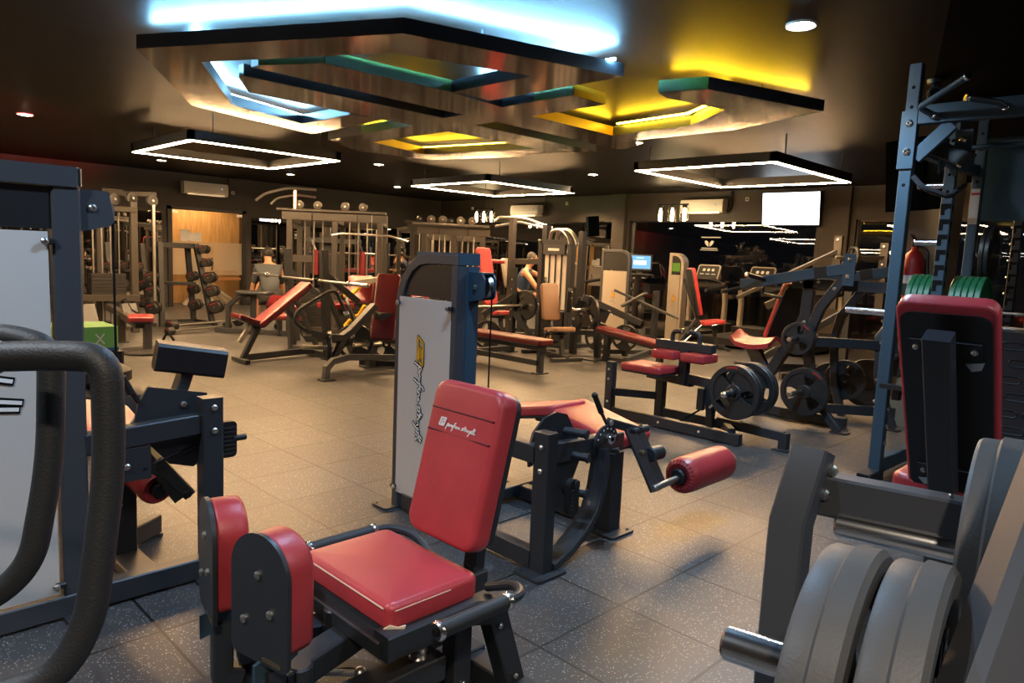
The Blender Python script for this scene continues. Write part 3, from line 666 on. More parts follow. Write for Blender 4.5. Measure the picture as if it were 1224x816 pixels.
# ---- centre tower with lying leg curl
t = thing('leg_curl_machine', 'lying leg curl machine with rounded grey tower and red roller', 'gym machine', (2.9, 2.6, 0))
TX, YN, YF, TZ = 2.34, 2.73, 3.24, 1.455
m = M(MG)
m.path([(TX+.03, YF-.02, 0), (TX+.03, YF-.02, 1.14), (TX+.03, YF-.03, 1.22), (TX+.03, YF-.065, 1.30), (TX+.03, YF-.12, 1.365), (TX+.03, YF-.19, 1.405), (TX+.03, YF-.27, 1.415), (TX+.03, YN-.0, 1.415)], .062, .055, X_)
m.box(TX, TX+.062, YN, YN+.05, 0, 1.39); part('tower_front_frame', m, t)
m = M(MB); m.box(TX+.064, TX+.155, YN+.001, YN+.045, .0, 1.385, .006); m.box(TX+.064, TX+.155, YF-.05, YF-.005, 0, 1.2, .006); m.box(TX+.002, TX+.158, YN-.001, YF-.16, 1.392, TZ-.002, .01); m.box(TX+.066, TX+.155, YN, YF-.05, 0, .08); part('tower_side', m, t)  # bluer coat than the front frame: blue-lit shade put into the colour
m = M(BK); m.prism([(0, 1.215), (.43, 1.215), (.43, 1.385), (.17, 1.385), (.1, 1.37), (.05, 1.33), (.015, 1.27)], (TX+.02, YF-.05, 0), -Y_, Zv, .02, True); part('number_panel', m, t)
m = M(SHR); m.box(TX-.002, TX+.006, YN+.04, YF-.03, .1, 1.205, .002); sh = part('shroud', m, t)
shroud_mark(sh, (TX-.004, 3.03, 1.00), -Zv, -Y_, .062)
text('163', .03, (TX+.0085, 3.1, 1.34), -Y_, Zv, MG, sh, 'number_marking', .0004)
m = M(BK)
for y in (YN+.05, YF-.04):
    for z in (.13, 1.17): m.beam((TX-.012, y+.0, z), (TX-.012, y+(-.03 if y < 3 else .03), z), .02, .022); bolt(m, (TX-.02, y, z), -X_, .013, .01)
part('shroud_clip', m, t)
foot(t, TX+.0, YF+.02, .16, .14); foot(t, TX+.0, YN, .16, .12)
m = M(MB); m.prism([(0, 0), (.10, .015), (.115, .03), (.115, .12), (.09, .15), (0, .15)], (TX+.085, YN, 1.21), -Y_, Zv, .008); m.prism([(0, 0), (.10, .015), (.115, .03), (.115, .12), (.09, .15), (0, .15)], (TX+.16, YN, 1.21), -Y_, Zv, .008); m.box(TX+.08, TX+.16, YN-.10, YN, 1.352, 1.36, .001); bolt(m, (TX+.077, YN-.05, 1.285), -X_, .013, .01); pb = part('pulley_box', m, t)
m = M(STEEL); m.lathe([(.06, 0), (.05, .012), (.05, .02), (.06, .032)], (TX+.104, YN-.068, 1.29), X_, 22); part('pulley', m, pb)
m = M(INK); m.tube([(TX+.12, YN-.128, 1.29), (TX+.12, YN-.128, .3)], .0045, 6); part('cable', m, t)
m = M(MT)
PX, PY = 2.36, 2.1
m.box(PX-.03, PX+.04, PY-.04, PY+.05, .01, .665); m.beam((PX, PY+.04, .555), (PX, YN+.1, .555), .06, .085); m.beam((PX, PY+.04, .06), (PX, YF-.1, .06), .06, .09)
for z in (.60, .49): bolt(m, (PX-.03, PY, z), -X_, .013, .01)
m.beam((PX+.04, PY+.06, .545), (3.13, PY+.16, .475), .065, .1); m.box(2.98, 3.08, 2.18, 2.27, .01, .44); part('frame', m, t)
m = M(MT); m.path([(2.40, 2.10, .025), (2.56, 2.13, .05), (2.70, 2.15, .11), (2.79, 2.16, .19), (2.84, 2.17, .29), (2.86, 2.17, .40), (2.86, 2.18, .50)], .10, .045, V((-.12, .99, 0))); part('curved_brace', m, t)
m = M(MT); m.beam((2.4, 2.9, .06), (3.4, 2.9, .06), .08, .07); m.beam((3.03, 2.25, .05), (3.03, 3.3, .05), .07, .08); m.box(3.36, 3.43, 2.86, 2.94, 0, .4); m.beam((3.0, 2.2, .43), (3.4, 2.5, .40), .07, .06); m.beam((3.4, 2.3, .40), (3.4, 3.1, .42), .07, .06); part('bench_frame', m, t)
foot(t, PX, PY, .2, .17); foot(t, 3.03, 2.2, .2, .17); foot(t, 3.4, 2.9, .14, .14); foot(t, 3.03, 3.34, .16, .14)
# cam with its rollers behind the front post
m = M(MT); cn = V((0, -1, 0)); m.prism([(.0, -.26), (.06, -.26), (.2, .0), (.06, .2), (-.02, .22), (-.1, .2), (-.17, .14), (-.2, .05), (-.19, -.02), (-.02, .05)], (2.55, PY+.11, .5), X_, Zv, .014); part('cam', m, t)
m = M(MT)
for x, z in ((2.60, .62), (2.62, .50), (2.62, .32)): m.cyl((x, PY+.1, z), (x+.03, PY-.02, z), .02, 14); m.cyl((x+.027, PY-.01, z), (x+.03, PY-.022, z), .025, 14)
m.use(BOLT)
bolt(m, (2.52, PY+.09, .62), -Y_); bolt(m, (2.72, PY+.02, .25), -Y_, .013); part('cam_roller', m, t)
m = M(BK); m.prism(rrect(.07, .17, .03), (2.475, PY-.055, .36), X_, Zv, .03); m.use(RB)
for k in range(6): m.box(2.45, 2.468, PY-.09, PY-.05, .30+k*.018, .308+k*.018, .001)
m.prism(rrect(.03, .04, .012), (2.485, PY-.087, .42), X_, Zv, .008); part('pedal_pad', m, t)
# range of motion dial with its lever
m = M(MT); m.prism([(.095*math.cos(PI*k/14), .095*math.sin(PI*k/14)) for k in range(15)], (2.90, 2.18, .515), X_, Zv, .014); m.use(LBL)
for k in range(1, 8): a = PI*k/8; m.cyl((2.9+.078*math.cos(a), 2.178, .515+.078*math.sin(a)), (2.9+.078*math.cos(a), 2.165, .515+.078*math.sin(a)), .006, 6)
m.use(CH); m.cyl((2.9, 2.18, .545), (2.9, 2.13, .545), .028, 16); m.use(INK); m.cyl((2.9, 2.13, .545), (2.9, 2.127, .545), .012, 8); d = part('range_dial', m, t)
m = M(MT); m.tube([(2.93, 2.19, .60), (2.90, 2.22, .68)], .009, 8); m.use(BK); m.cyl((2.905, 2.215, .665), (2.86, 2.23, .76), .015, 12); m.ball((2.86, 2.23, .76), .017); part('lever', m, d)
m = M(MT); m.beam((2.93, 2.19, .62), (3.12, 2.13, .56), .03, .045); m.use(STEEL); bolt(m, (2.93, 2.17, .62), -Y_, .016, .012); part('link_arm', m, t)
m = M(MT)
for dx in (-.0, .07): m.beam((3.05+dx, 2.14, .58), (3.12+dx, 2.0, .265), .02, .06, V((.3, .95, 0))); bolt(m, (3.05+dx, 2.12, .57), -Y_, .014, .01, BK)
m.use(BRASS); m.cyl((3.08, 2.10, .46), (3.08, 2.05, .46), .012, 8); m.use(MT); m.cyl((3.06, 2.13, .56), (3.2, 2.13, .56), .022, 12); m.cyl((3.14, 2.06, .44), (3.24, 2.06, .44), .04, 14); part('lever_arm', m, t)
m = M(STEEL); m.cyl((3.08, 1.985, .285), (3.42, 1.985, .305), .018, 14); rod = part('roller_rod', m, t)
m = M(RV); m.lathe([(.04, 0), (.07, -.012), (.09, 0), (.098, .02), (.1, .06), (.1, .40), (.098, .44), (.085, .462), (.04, .455)], (3.33, 1.985, .305), X_, 30); m.use(RVD)
for k in range(24): a = k*PI/12; m.tube([(3.322, 1.985+.04*math.cos(a), .305+.04*math.sin(a)), (3.319, 1.985+.07*math.cos(a), .305+.07*math.sin(a)), (3.333, 1.985+.092*math.cos(a), .305+.092*math.sin(a))], .0028, 4)
m.use(BK); m.cyl((3.30, 1.985, .305), (3.335, 1.985, .305), .045, 18); m.cyl((3.78, 1.985, .305), (3.83, 1.985, .305), .02, 12); part('roller_pad', m, t, 'red vinyl roller pad')
q = V((3.38, 2.62, .44)); n1 = V((0, -.2, .98)).normalized(); u1 = V((1, 0, 0)); v1 = n1.cross(u1)
cushion(t, 'thigh_pad', q, u1, v1, rrect(.40, .56, .04), .065, .02, RVB, MT)
q = V((3.33, 3.05, .455)); n2 = V((0, .2, .98)).normalized(); v2 = n2.cross(u1)
cushion(t, 'chest_pad', q, u1, v2, rrect(.36, .55, .04), .06, .02, RVB, MT)
# ---- machine on the left: tall tower, seated leg curl
t = thing('seated_leg_curl_machine', 'leg curl machine with tall frosted tower at the left edge', 'gym machine', (.9, 3.2, 0))
LY = 2.99
m = M(MG); m.box(.655, .748, LY, LY+.06, .01, 1.625, .008); m.box(-1.2, .748, LY-.008, LY+.07, 1.628, 1.70, .014); m.beam((-1.2, LY+.03, .05), (.70, LY+.03, .05), .07, .085); m.box(-1.25, -1.16, LY, LY+.06, .01, 1.625, .008); part('tower_frame', m, t)
m = M(ALU); m.box(.7475, .7515, LY-.004, LY+.066, 1.632, 1.696, .003); part('end_cap', m, t)
m = M(BK); m.box(-1.15, .655, LY+.012, LY+.03, 1.475, 1.625, .002); part('number_panel', m, t)
m = M(SHR); m.box(-1.12, .642, LY+.004, LY+.012, .105, 1.465, .002); sh = part('shroud', m, t)
m = M(BK)
for z in (1.43, .79, .14): m.beam((.628, LY, z), (.66, LY, z), .022, .026, Zv); bolt(m, (.628, LY-.01, z), -Y_, .013, .01)
part('shroud_clip', m, t)
m = M(INK); q = V((.37, LY+.002, .86))
for a, b in (((.0, .11), (.145, .075)), ((.0, .025), (.17, -.005)), ((-.02, -.008), (.16, -.028))): ribbon(m, [[a, b]], q, X_, Zv, 1., .03, .001, INK); ribbon(m, [[a, b]], q-Y_*.001, X_, Zv, 1., .014, .001, INKW)
part('maker_mark', m, sh, 'end strokes of a black and white script')
m = M(MG); m.prism([(0, -.085), (.1, -.06), (.115, -.04), (.1, .06), (.085, .07), (0, .07)], (.749, LY+.03, 1.555), X_, Zv, .008); m.prism([(0, -.085), (.1, -.06), (.115, -.04), (.1, .06), (.085, .07), (0, .07)], (.749, LY+.11, 1.555), X_, Zv, .008)
bolt(m, (.79, LY+.022, 1.56), -Y_, .014, .01); pb = part('pulley_cover', m, t)
m = M(STEEL); m.lathe([(.055, 0), (.045, .012), (.045, .02), (.055, .032)], (.82, LY+.05, 1.55), Y_, 20); part('pulley', m, pb)
m = M(INK); m.tube([(.872, LY+.07, 1.55), (.872, LY+.07, .65)], .0045, 6); m.tube([(.94, LY-.01, .54), (1.2, LY+.06, .60)], .005, 6); part('cable', m, t)
m = M(MT); m.beam((.74, LY+.03, .665), (1.19, LY+.03, .69), .06, .085); m.box(1.175, 1.26, LY-.02, LY+.06, .01, .80); m.beam((.7, LY+.03, .055), (1.2, LY+.03, .055), .07, .09)
for z in (.76, .66): bolt(m, (1.22, LY-.02, z), -Y_, .013, .01)
m.box(.78, .97, LY-.01, LY+.01, .50, .63, .003); bolt(m, (.88, LY-.01, .56), -Y_, .013, .01)
part('frame', m, t)
m = M(MT); m.box(.94, 1.03, 3.36, 3.45, .01, .62); bolt(m, (.96, 3.36, .42), -Y_); bolt(m, (.96, 3.36, .28), -Y_); m.beam((.98, 3.05, .03), (.98, 3.5, .03), .12, .05); m.beam((1.03, 3.5, .06), (1.2, 3.62, .06), .05, .09); part('bench_post', m, t)
foot(t, 1.22, LY+.02, .16, .16); foot(t, .70, LY-.01, .1, .12); foot(t, 1.14, 3.64, .16, .12); foot(t, .98, 3.42, .17, .14)
m = M(MT); a0 = V((1.16, LY+.12, .68)); m.prism([(-.20, .1), (-.16, .17), (.08, .12), (.085, -.15), (.02, -.2), (-.08, -.17), (-.17, -.06), (-.215, .02)], a0, X_, Zv, .014); bolt(m, a0+V((-.02, -.015, .08)), -Y_, .014); part('cam', m, t)
m = M(BK); m.beam((.96, LY+.1, .79), (.925, LY+.1, .86), .02, .02); m.cyl((.935, LY+.1, .83), (.90, LY+.1, .90), .016, 10); part('lever', m, t)
m = M(MT); m.beam((1.12, LY+.18, .72), (1.2, LY+.18, .95), .07, .05, Y_); part('knee_pad_post', m, t)
m = M(BK); bo = V((1.19, LY+.17, .945)); bx = V((.93, -.2, -.16)).normalized(); m.beam(bo-bx*.135, bo+bx*.145, .12, .12, V((0, 1, .1)), .012); part('knee_block', m, t, 'black foam knee block')
m = M(BK); m.prism(rrect(.07, .16, .02), (1.30, LY+.05, .6), X_, Zv, .03); m.use(RB)
for k in range(7): m.box(1.275, 1.325, LY+.012, LY+.025, .535+k*.019, .543+k*.019, .001)
m.use(BK); m.cyl((1.32, LY+.03, .6), (1.38, LY+.03, .6), .014, 10); part('pedal_pad', m, t)
m = M(MT); m.beam((1.02, LY+.25, .55), (1.14, LY+.13, .34), .05, .06); m.beam((1.04, LY+.13, .52), (1.16, LY+.1, .36), .05, .05); bolt(m, (1.145, LY+.09, .37), -Y_, .02, .015, BK); part('lever_arm', m, t)
m = M(RV); m.lathe([(.03, 0), (.06, -.012), (.072, .005), (.075, .04), (.075, .40), (.06, .42), (.02, .42)], (1.06, LY+.2, .38), V((-.05, 1, .12)), 24); m.use(BK); m.cyl((1.065, LY+.165, .377), (1.06, LY+.21, .38), .035, 14); part('roller_pad', m, t, 'red vinyl roller pad')
m = M(ALU); m.beam((.86, LY+.12, .56), (1.05, LY+.2, .80), .02, .035); part('support_bar', m, t)
pn = V((.25, -.15, .95)).normalized(); pu = V((1, 0, -.25)).normalized(); pv = pn.cross(pu)
cushion(t, 'seat', (.93, 3.66, .56), pu, pv, rrect(.42, .52, .05), .075, .022, RVB, MT)
# ---- looped handle frame closest to the camera
t = thing('handle_frame', 'two looped black padded handles in the near left corner', 'gym machine', (0, 1.25, 0))
HY = .0
m = M(FOAM); m.tube([(.212, 1.325, 1.262), (.275, 1.262, 1.268), (.33, 1.205, 1.268), (.33, 1.2, 1.1), (.295, 1.19, .86), (.25, 1.2, .775), (.16, 1.25, .755), (-.06, 1.37, .755)], .0235, 20, .075, 8); h = part('handle', m, t)
m = M(CH); a = V((.212, 1.325, 1.262)); d = V((-.063, .063, -.006)).normalized(); m.cyl(a-d*.006, a+d*.014, .026, 20); part('end_cap', m, h, 'chrome collar')
m = M(MT); m.tube([a, a+d*.3], .016, 12); part('handle_tube', m, h)
m = M(FOAM); m.tube([(.18, 1.60, 1.27), (.27, 1.52, 1.268), (.315, 1.47, 1.25), (.305, 1.46, 1.05), (.27, 1.46, .86), (.20, 1.50, .79), (.0, 1.62, .775)], .0225, 20, .075, 8); h = part('handle', m, t)
m = M(MT); m.tube([(.18, 1.60, 1.27), (-.02, 1.78, 1.262)], .016, 12); m.tube([(0, 1.62, .775), (-.1, 1.68, .775)], .016, 12); part('handle_tube', m, h)
m = M(MT); m.beam((-.02, 1.53, 1.26), (-.06, 1.80, 1.26), .06, .06); m.box(-.11, -.04, 1.72, 1.79, 0, 1.3); m.beam((-.04, 1.35, .755), (-.075, 1.75, .775), .06, .06); m.beam((-.4, 1.75, .05), (.0, 1.75, .05), .08, .08); m.beam((-.075, 1.1, .04), (-.075, 2.2, .04), .08, .07); part('frame', m, t)
# ------------------------------------------------------------------ weight plates
def plate_mesh(m, c, ax, R, t, mt, a0=0., hub=True, n=3, stripe=None, solid=False):
    c = V(c); d = V(ax).normalized(); x = d.cross(Zv).normalized() if abs(d.z) < .9 else V((1, 0, 0)); y = x.cross(d)
    if y.z < 0: x = -x; y = -y
    m.use(mt); r0 = R*.80; k = t*.12
    if mt is IRON: m.lathe([(r0, -t/2), (R-k, -t/2), (R, -t*.40), (R, t*.0), (R*.972, t*.06), (R*.968, t*.42), (R*.95, t/2), (r0, t/2), (r0*.98, t*.3), (r0*.98, -t*.3), (r0, -t/2)], c, d, 72, False)
    else: m.lathe([(r0, -t/2), (R-k, -t/2), (R, -t/2+k), (R, t/2-k), (R-k, t/2), (r0, t/2), (r0, -t/2)], c, d, 40, False)
    m.lathe([(.026, -t/2), (R*.26, -t/2), (R*.29, -t*.38), (R*.29, t*.38), (R*.26, t/2), (.026, t/2), (.026, -t/2)], c, d, 24, False)
    if solid: m.lathe([(R*.25, -t*.25), (R*.84, -t*.25), (R*.84, t*.25), (R*.25, t*.25)], c, d, 36)
    else:
        for i in range(n):
            a = a0+2*PI*i/n; h = PI/n*.60; pts = []
            P = lambda r, q: (r*math.cos(q), r*math.sin(q))
            pts += [P(R*.24, a-h*1.3+2.6*h*j/4) for j in range(5)]+[P(R*.55, a+h)]+[P(R*.84, a+h*1.15-2.3*h*j/8) for j in range(9)]+[P(R*.55, a-h)]
            A = [c+x*u+y*v-d*t*.32 for u, v in pts]; m.rings([A, [p+d*t*.64 for p in A]])
    if stripe:
        m.use(stripe)
        for s in (-1, 1):
            q = [(R*.885*math.cos(a), R*.885*math.sin(a)) for a in [a0+.55+.05*j for j in range(11)]]+[(R*.94*math.cos(a), R*.94*math.sin(a)) for a in [a0+1.05-.05*j for j in range(11)]]
            A = [c+x*u+y*v+d*s*t*.505 for u, v in q]; m.add(A, [list(range(len(A)))])
    return m
def plate(lb, c, ax, R, t, mt=PLT, group='loose weight plates', a0=.5, stripe=None, solid=False, letters=None):
    m = M(mt); plate_mesh(m, c, ax, R, t, mt, a0, stripe=stripe, solid=solid)
    o = single('weight_plate', m, lb, 'weight plate', group)
    if letters:
        d = V(ax).normalized(); x = d.cross(Zv).normalized()
        for s, f in ((1, False),):
            n = -d if d.y > 0 else d; uy = Zv; ux = uy.cross(n)
            text(letters, .085, V(c)+n*(t*.33)+ux*R*.42+Zv*R*.28, ux, uy, mt, o, 'raised_lettering', .004)
    return o
# ---- plate-loaded press, near right
t = thing('plate_loaded_press', 'plate loaded press seen from behind, nearest on the right', 'gym machine', (2.2, .5, 0))
m = M(MG); m.path([(1.485, .575, 1.075), (1.43, .585, .93), (1.42, .585, .2), (1.42, .585, .0)], .075, .055, Y_); bolt(m, (1.49, .54, 1.04), -Y_, .013, .014); bolt(m, (1.475, .545, .99), -Y_, .013, .014)
m.beam((1.50, .56, .985), (1.59, .12, .985), .055, .085); m.beam((1.42, .585, .05), (1.75, -.3, .05), .08, .08); m.box(1.38, 1.46, .5, .67, 0, .02); part('arm_frame', m, t)
m = M(STEEL)
for k in range(14): m.ball((1.475, .555-.02*(k % 2)*0, .945+.0065*k), .0045, 6)
for k in range(14): m.ball((1.545, .332, .945+.0065*k), .0045, 6)
part('weld_bead', m, t)
for a, b in (((.958, .475, .888), (1.03, .0, .905)), ((1.488, .518, .932), (1.58, .05, .935))):
    m = M(CH); m.cyl(a, b, .0255, 24); part('plate_horn', m, t, 'chrome plate horn')
m = M(MG); m.beam((1.28, .115, 1.32), (.85, .149, .89), .08, .085, V((.7, -.7, 0)), .012); m.beam((1.22, -.06, 1.36), (1.0, -.05, .5), .07, .13, V((.5, .87, 0))); m.beam((1.0, .0, .9), (1.6, .0, .93), .07, .07); m.beam((1.0, -.05, .0), (1.0, -.05, .6), .1, .08); m.beam((.9, -.05, .04), (2.9, .1, .04), .08, .08); part('lever_arm', m, t)
m = M(MT); m.beam((2.715, .675, 1.245), (3.085, .683, .56), .088, .07, Y_); m.beam((3.07, .683, .58), (3.12, .683, .04), .08, .08, Y_); part('back_post', m, t)
pu, pn = Y_, V((.878, 0, .478)); pv = pn.cross(pu)
if pv.z < 0: pu = -Y_; pv = pn.cross(pu)
pc = V((2.985, .683, .957))
p = cushion(t, 'backrest', pc, pu, pv, rrect(.315, .90, .045), .07, .024, RV, BK, .004, bs=.91)
m = M(BK)
for k, s_ in ((.27, 1), (-.31, 1)):
    q = pc+pv*k-pn*.008; m.beam(q-Y_*.115, q+Y_*.115, .008, .065, pn, .002)
    for y in (-.092, .092): bolt(m, q+Y_*y-pn*.004, -pn, .011, .009)
m.use(STEEL); q = pc-pn*.0055
for y, k in ((-.09, .215), (.085, -.36)): m.prism([(-.03, 0), (.03, .012), (.02, -.02), (-.01, -.03)], q+Y_*y+pv*k, -pu, pv, .002, True)
part('bracket', m, p)
cushion(t, 'seat', (3.42, .68, .55), X_, Y_, rrect(.5, .46, .06), .08, .024, RV, MT)
m = M(MT); m.beam((3.08, .68, .50), (3.6, .68, .50), .08, .07); m.beam((3.5, .68, 0), (3.5, .68, .48), .08, .08); m.beam((2.6, .68, .04), (3.7, .68, .04), .08, .08); m.beam((3.1, .2, .04), (3.1, 1.15, .04), .08, .07); m.beam((1.42, .585, .05), (2.85, .66, .05), .07, .07); part('seat_frame', m, t)
g = 'grey plates on the near press'
plate('grey rubber plate on the lower near horn, outer of the pair', (.985, .318, .872), (-.12, .99, 0), .205, .072, IRON, g, .5, solid=False)
plate('grey rubber plate on the lower near horn, inner of the pair with raised letters', (.995, .236, .874), (-.12, .99, 0), .205, .072, IRON, g, .5, letters='LB')
plate('single grey rubber plate on the upper horn beside the red backrest', (1.545, .26, .932), (-.12, .99, 0), .225, .075, IRON, g, .4, letters='LB')
# ---- tall rack on the right
t = thing('power_rack', 'tall blue-grey power rack with pull-up handles at the right edge', 'rack', (5.6, 1.2, 0))
def upright(x, y, z1, mt, slots=False, holes=True, w=.075, d=.075):
    m = M(mt); m.box(x-d/2, x+d/2, y-w/2, y+w/2, .08, z1, .004)
    if holes:
        m.use(INK)
        z = z1-.15
        while z > z1-.8: m.cyl((x-d/2-.0008, y, z), (x-d/2+.0, y, z), .012, 10, 0); z -= .125
    if slots:
        m.use(INK)
        for k in range(12):
            z = 1.95-k*.115; m.prism([(-.034, .03), (.034, .03), (.034, -.008), (-.004, -.008), (-.004, -.055), (-.034, -.055)], (x-d/2-.0008, y, z), -Y_, Zv, .0006); m.prism([(-.012, .02), (.012, .02), (.012, -.03), (-.012, -.03)], (x, y-w/2-.0008, z), X_, Zv, .0006)
    return part('upright', m, t)
u = upright(5.25, 1.6, 2.8, MB); m = M(BOLT)
for z in (2.42, 2.24): bolt(m, (5.21, 1.6, z), -X_, .024, .025, CH)
for k in range(3): bolt(m, (5.25, 1.56, .28+.12*k), -Y_, .016, .012)
part('bolt_set', m, u); m = M(MB); m.box(5.2, 5.212, 1.555, 1.652, 2.13, 2.5, .002); part('splice_plate', m, u)
upright(6.2, 1.58, 2.72, MB, True); upright(6.75, 1.52, 2.72, MB)
upright(5.25, .45, 2.8, MB); upright(6.2, .45, 2.72, MB)
m = M(MB); m.beam((5.24, 1.56, 2.47), (5.24, .45, 2.47), .07, .12); m.beam((6.2, 1.6, 2.66), (6.2, .45, 2.66), .06, .1); m.beam((5.25, 1.6, 2.28), (6.75, 1.54, 2.28), .06, .08); m.beam((5.25, 1.6, .11), (6.8, 1.55, .11), .07, .1); m.beam((5.25, .45, .11), (6.8, .45, .11), .07, .1); m.beam((6.75, 1.5, 2.5), (6.75, .45, 2.5), .06, .06); m.tube([(5.9, 1.5, 2.34), (5.9, .5, 2.36)], .02, 10); part('crossbeam', m, t)
m = M(MT); m.box(5.12, 5.30, 1.555, 1.645, .0, .02); m.beam((5.02, 1.6, .05), (5.3, 1.6, .05), .085, .085); m.use(INK); m.box(5.0185, 5.0195, 1.567, 1.633, .017, .083, .0005); part('foot', m, t)
m = M(MB); m.beam((5.24, 1.555, 2.20), (5.24, 1.36, 2.40), .04, .09); m.use(MT); m.beam((5.5, 1.52, 2.30), (5.5, 1.30, 2.20), .14, .10); m.tube([(5.22, 1.55, 2.08), (5.22, 1.48, 2.0), (5.3, 1.35, 1.95), (5.6, 1.34, 2.05)], .018, 8, .04); m.use(MB); m.prism([(0, .1), (.2, .1), (.16, -.1), (.03, -.16)], (5.6, 1.52, 2.3), X_, Zv, .012); m.prism([(-.05, .13), (.05, .13), (.05, -.02), (0, -.16), (-.05, -.02)], (5.55, 1.36, 2.28), -Y_, Zv, .014)
bolt(m, (5.53, 1.36, 2.34), -X_, .022, .02, CH); bolt(m, (5.53, 1.36, 2.18), -X_, .018, .02, CH); part('gusset_plate', m, t)
for pts, tip in (([(5.24, 1.40, 2.42), (5.13, 1.53, 2.50), (4.95, 1.24, 2.61)], None), ([(5.24, 1.06, 2.44), (5.18, 1.10, 2.49), (5.05, 1.24, 2.51)], None)):
    m = M(MB); m.tube(pts, .019, 12, .03); h = part('pull_up_handle', m, t); a, b = V(pts[-2]), V(pts[-1]); d = (b-a).normalized(); m = M(CH); m.cyl(b-d*.005, b+d*.02, .025, 16)
    q = V(pts[0])*.6+V(pts[1])*.4; dd = (V(pts[1])-V(pts[0])).normalized(); m.cyl(q, q+dd*.015, .023, 14); part('end_cap', m, h, 'chrome end cap')
m = M(mat('blue_lit_panel', (.045, .12, .19), .5)); m.box(6.90, 6.93, .2, 1.56, 1.90, 2.56, .004); part('back_panel', m, t, 'steel panel with blue light in its colour')  # blue of the cool downlight painted into the steel
for x, z, l in ((5.25, 1.175, .30), (6.2, 1.69, .2), (6.2, 2.12, .22), (6.75, 1.62, -.2)):
    m = M(CH); yy = (1.6 if x < 6 else 1.58) if l > 0 else 1.5; m.cyl((x, yy+(.035 if l > 0 else -.02), z), (x, yy+l, z), .0245, 18); part('plate_horn', m, t, 'chrome plate horn')
m = M(CH); m.cyl((6.45, 1.85, 1.22), (6.45, 1.30, 1.22), .024, 14); part('plate_horn', m, t)
m = M(LBL); m.box(6.71, 6.7118, 1.49, 1.55, 1.86, 2.14, .0003); m.use(REDP); m.box(6.7095, 6.711, 1.49, 1.55, 2.09, 2.11, .0003); part('warning_label', m, t, 'white label with a red line')
m = M(BK); m.beam((5.9, .98, .62), (5.9, .98, .72), .02, .02); m.prism([(-.1, -.03), (.14, -.05), (.16, 0), (.12, .06), (-.08, .03)], (5.12, 1.48, .68), -Y_, X_, .03); m.beam((5.2, 1.5, .6), (5.2, 1.5, .68), .06, .05); part('safety_hook', m, t)
for i, y in enumerate((1.80, 1.757, 1.714, 1.671)): plate('green rubber plate left of the slotted rack post, %s from the left' % ('first', 'second', 'third', 'fourth')[i], (6.45, y, 1.22), Y_, .225, .04, GRN, 'green plates on the rack', .4, solid=True)
for i, y in enumerate((1.50, 1.457, 1.414, 1.371, 1.328)): plate('green rubber plate right of the slotted rack post, %s from the post' % ('first', 'second', 'third', 'fourth', 'fifth')[i], (6.45, y, 1.22), Y_, .225, .04, GRN, 'green plates on the rack', .4, solid=True)
for i, y in enumerate((1.40, 1.365)): plate('black plate hung edge-on on the rack above the green plates, %s of two' % ('left', 'right')[i], (6.75, y, 1.62), Y_, .225, .03, PLT, 'black plates on the rack', .4)
# footplate with embossed ovals
t = thing('foot_platform', 'black footplate embossed with rows of ovals at the right edge', 'foot platform', (4.3, .5, 0))
m = M(RB); m.box(4.28, 4.31, .2, .80, .52, 1.18, .006); part('platform', m, t)
m = M(BK)
for r in range(7):
    for c in range(4):
        y = .73-c*.125-(r % 2)*.04; z = .6+r*.085
        q = rrect(.1, .036, .017, 4); m.tube([(4.278, y+a, z+b) for a, b in q+[q[0]]], .004, 5)
part('grip_pattern', m, t)
m = M(MT); m.beam((4.36, .3, .0), (4.33, .3, 1.0), .07, .07); m.beam((4.36, .68, .0), (4.33, .68, 1.0), .07, .07); m.beam((4.36, .1, .5), (4.36, .9, .5), .06, .08); part('support_frame', m, t)
# second rack behind, seen through the first
t = thing('squat_rack', 'dark slotted squat rack standing behind the tall blue one', 'rack', (8.2, 1.2, 0))
for x, y in ((7.9, 1.42), (8.7, 1.38), (7.9, .2)):
    m = M(MT); m.box(x-.035, x+.035, y-.035, y+.035, 0, 2.35); m.use(INK)
    for k in range(14): m.prism([(-.03, .02), (.03, .02), (.03, -.005), (-.008, -.005), (-.008, -.05), (-.03, -.05)], (x-.0362, y, 1.9-k*.11), -Y_, Zv, .0006)
    part('upright', m, t)
m = M(MT); m.beam((7.9, 1.42, 2.3), (8.7, 1.38, 2.3), .06, .08); m.beam((7.9, 1.42, 2.3), (7.9, .2, 2.3), .06, .08); m.beam((7.9, 1.42, .06), (8.7, 1.38, .06), .06, .08); m.use(BOLT)
for k in range(8): m.ball((7.87, 1.46, 1.0+k*.15), .011, 6)
m.use(STEEL); m.cyl((7.84, 1.8, 1.12), (7.84, .0, 1.12), .014, 10); m.cyl((7.84, 1.62, .98), (7.84, .0, .98), .02, 10); part('crossbeam', m, t)
# ---- seated calf machine
t = thing('seated_calf_machine', 'seated calf raise with red seat, red thigh pads and two-by-two plates', 'gym machine', (5.4, 3.2, 0))
m = M(MT); m.box(5.27, 5.34, 3.92, 4.0, .0, .52); m.beam((5.31, 3.98, .055), (5.31, 2.64, .055), .06, .09); m.box(5.5, 5.57, 3.52, 3.6, .0, .47); m.beam((5.31, 3.95, .24), (5.54, 3.56, .24), .05, .07); m.beam((5.54, 3.56, .10), (5.54, 2.85, .10), .06, .08)
m.beam((5.54, 3.7, .43), (5.45, 3.2, .43), .07, .08); m.beam((5.31, 2.72, .10), (5.62, 2.98, .10), .06, .07)
m.beam((5.50, 2.95, .13), (5.52, 2.38, .11), .07, .075); m.box(5.485, 5.555, 2.34, 2.41, .0, .14)
for y, z in ((3.92, .45), (3.92, .36), (3.92, .15)): bolt(m, (5.27, 3.96, z), -X_, .012, .01)
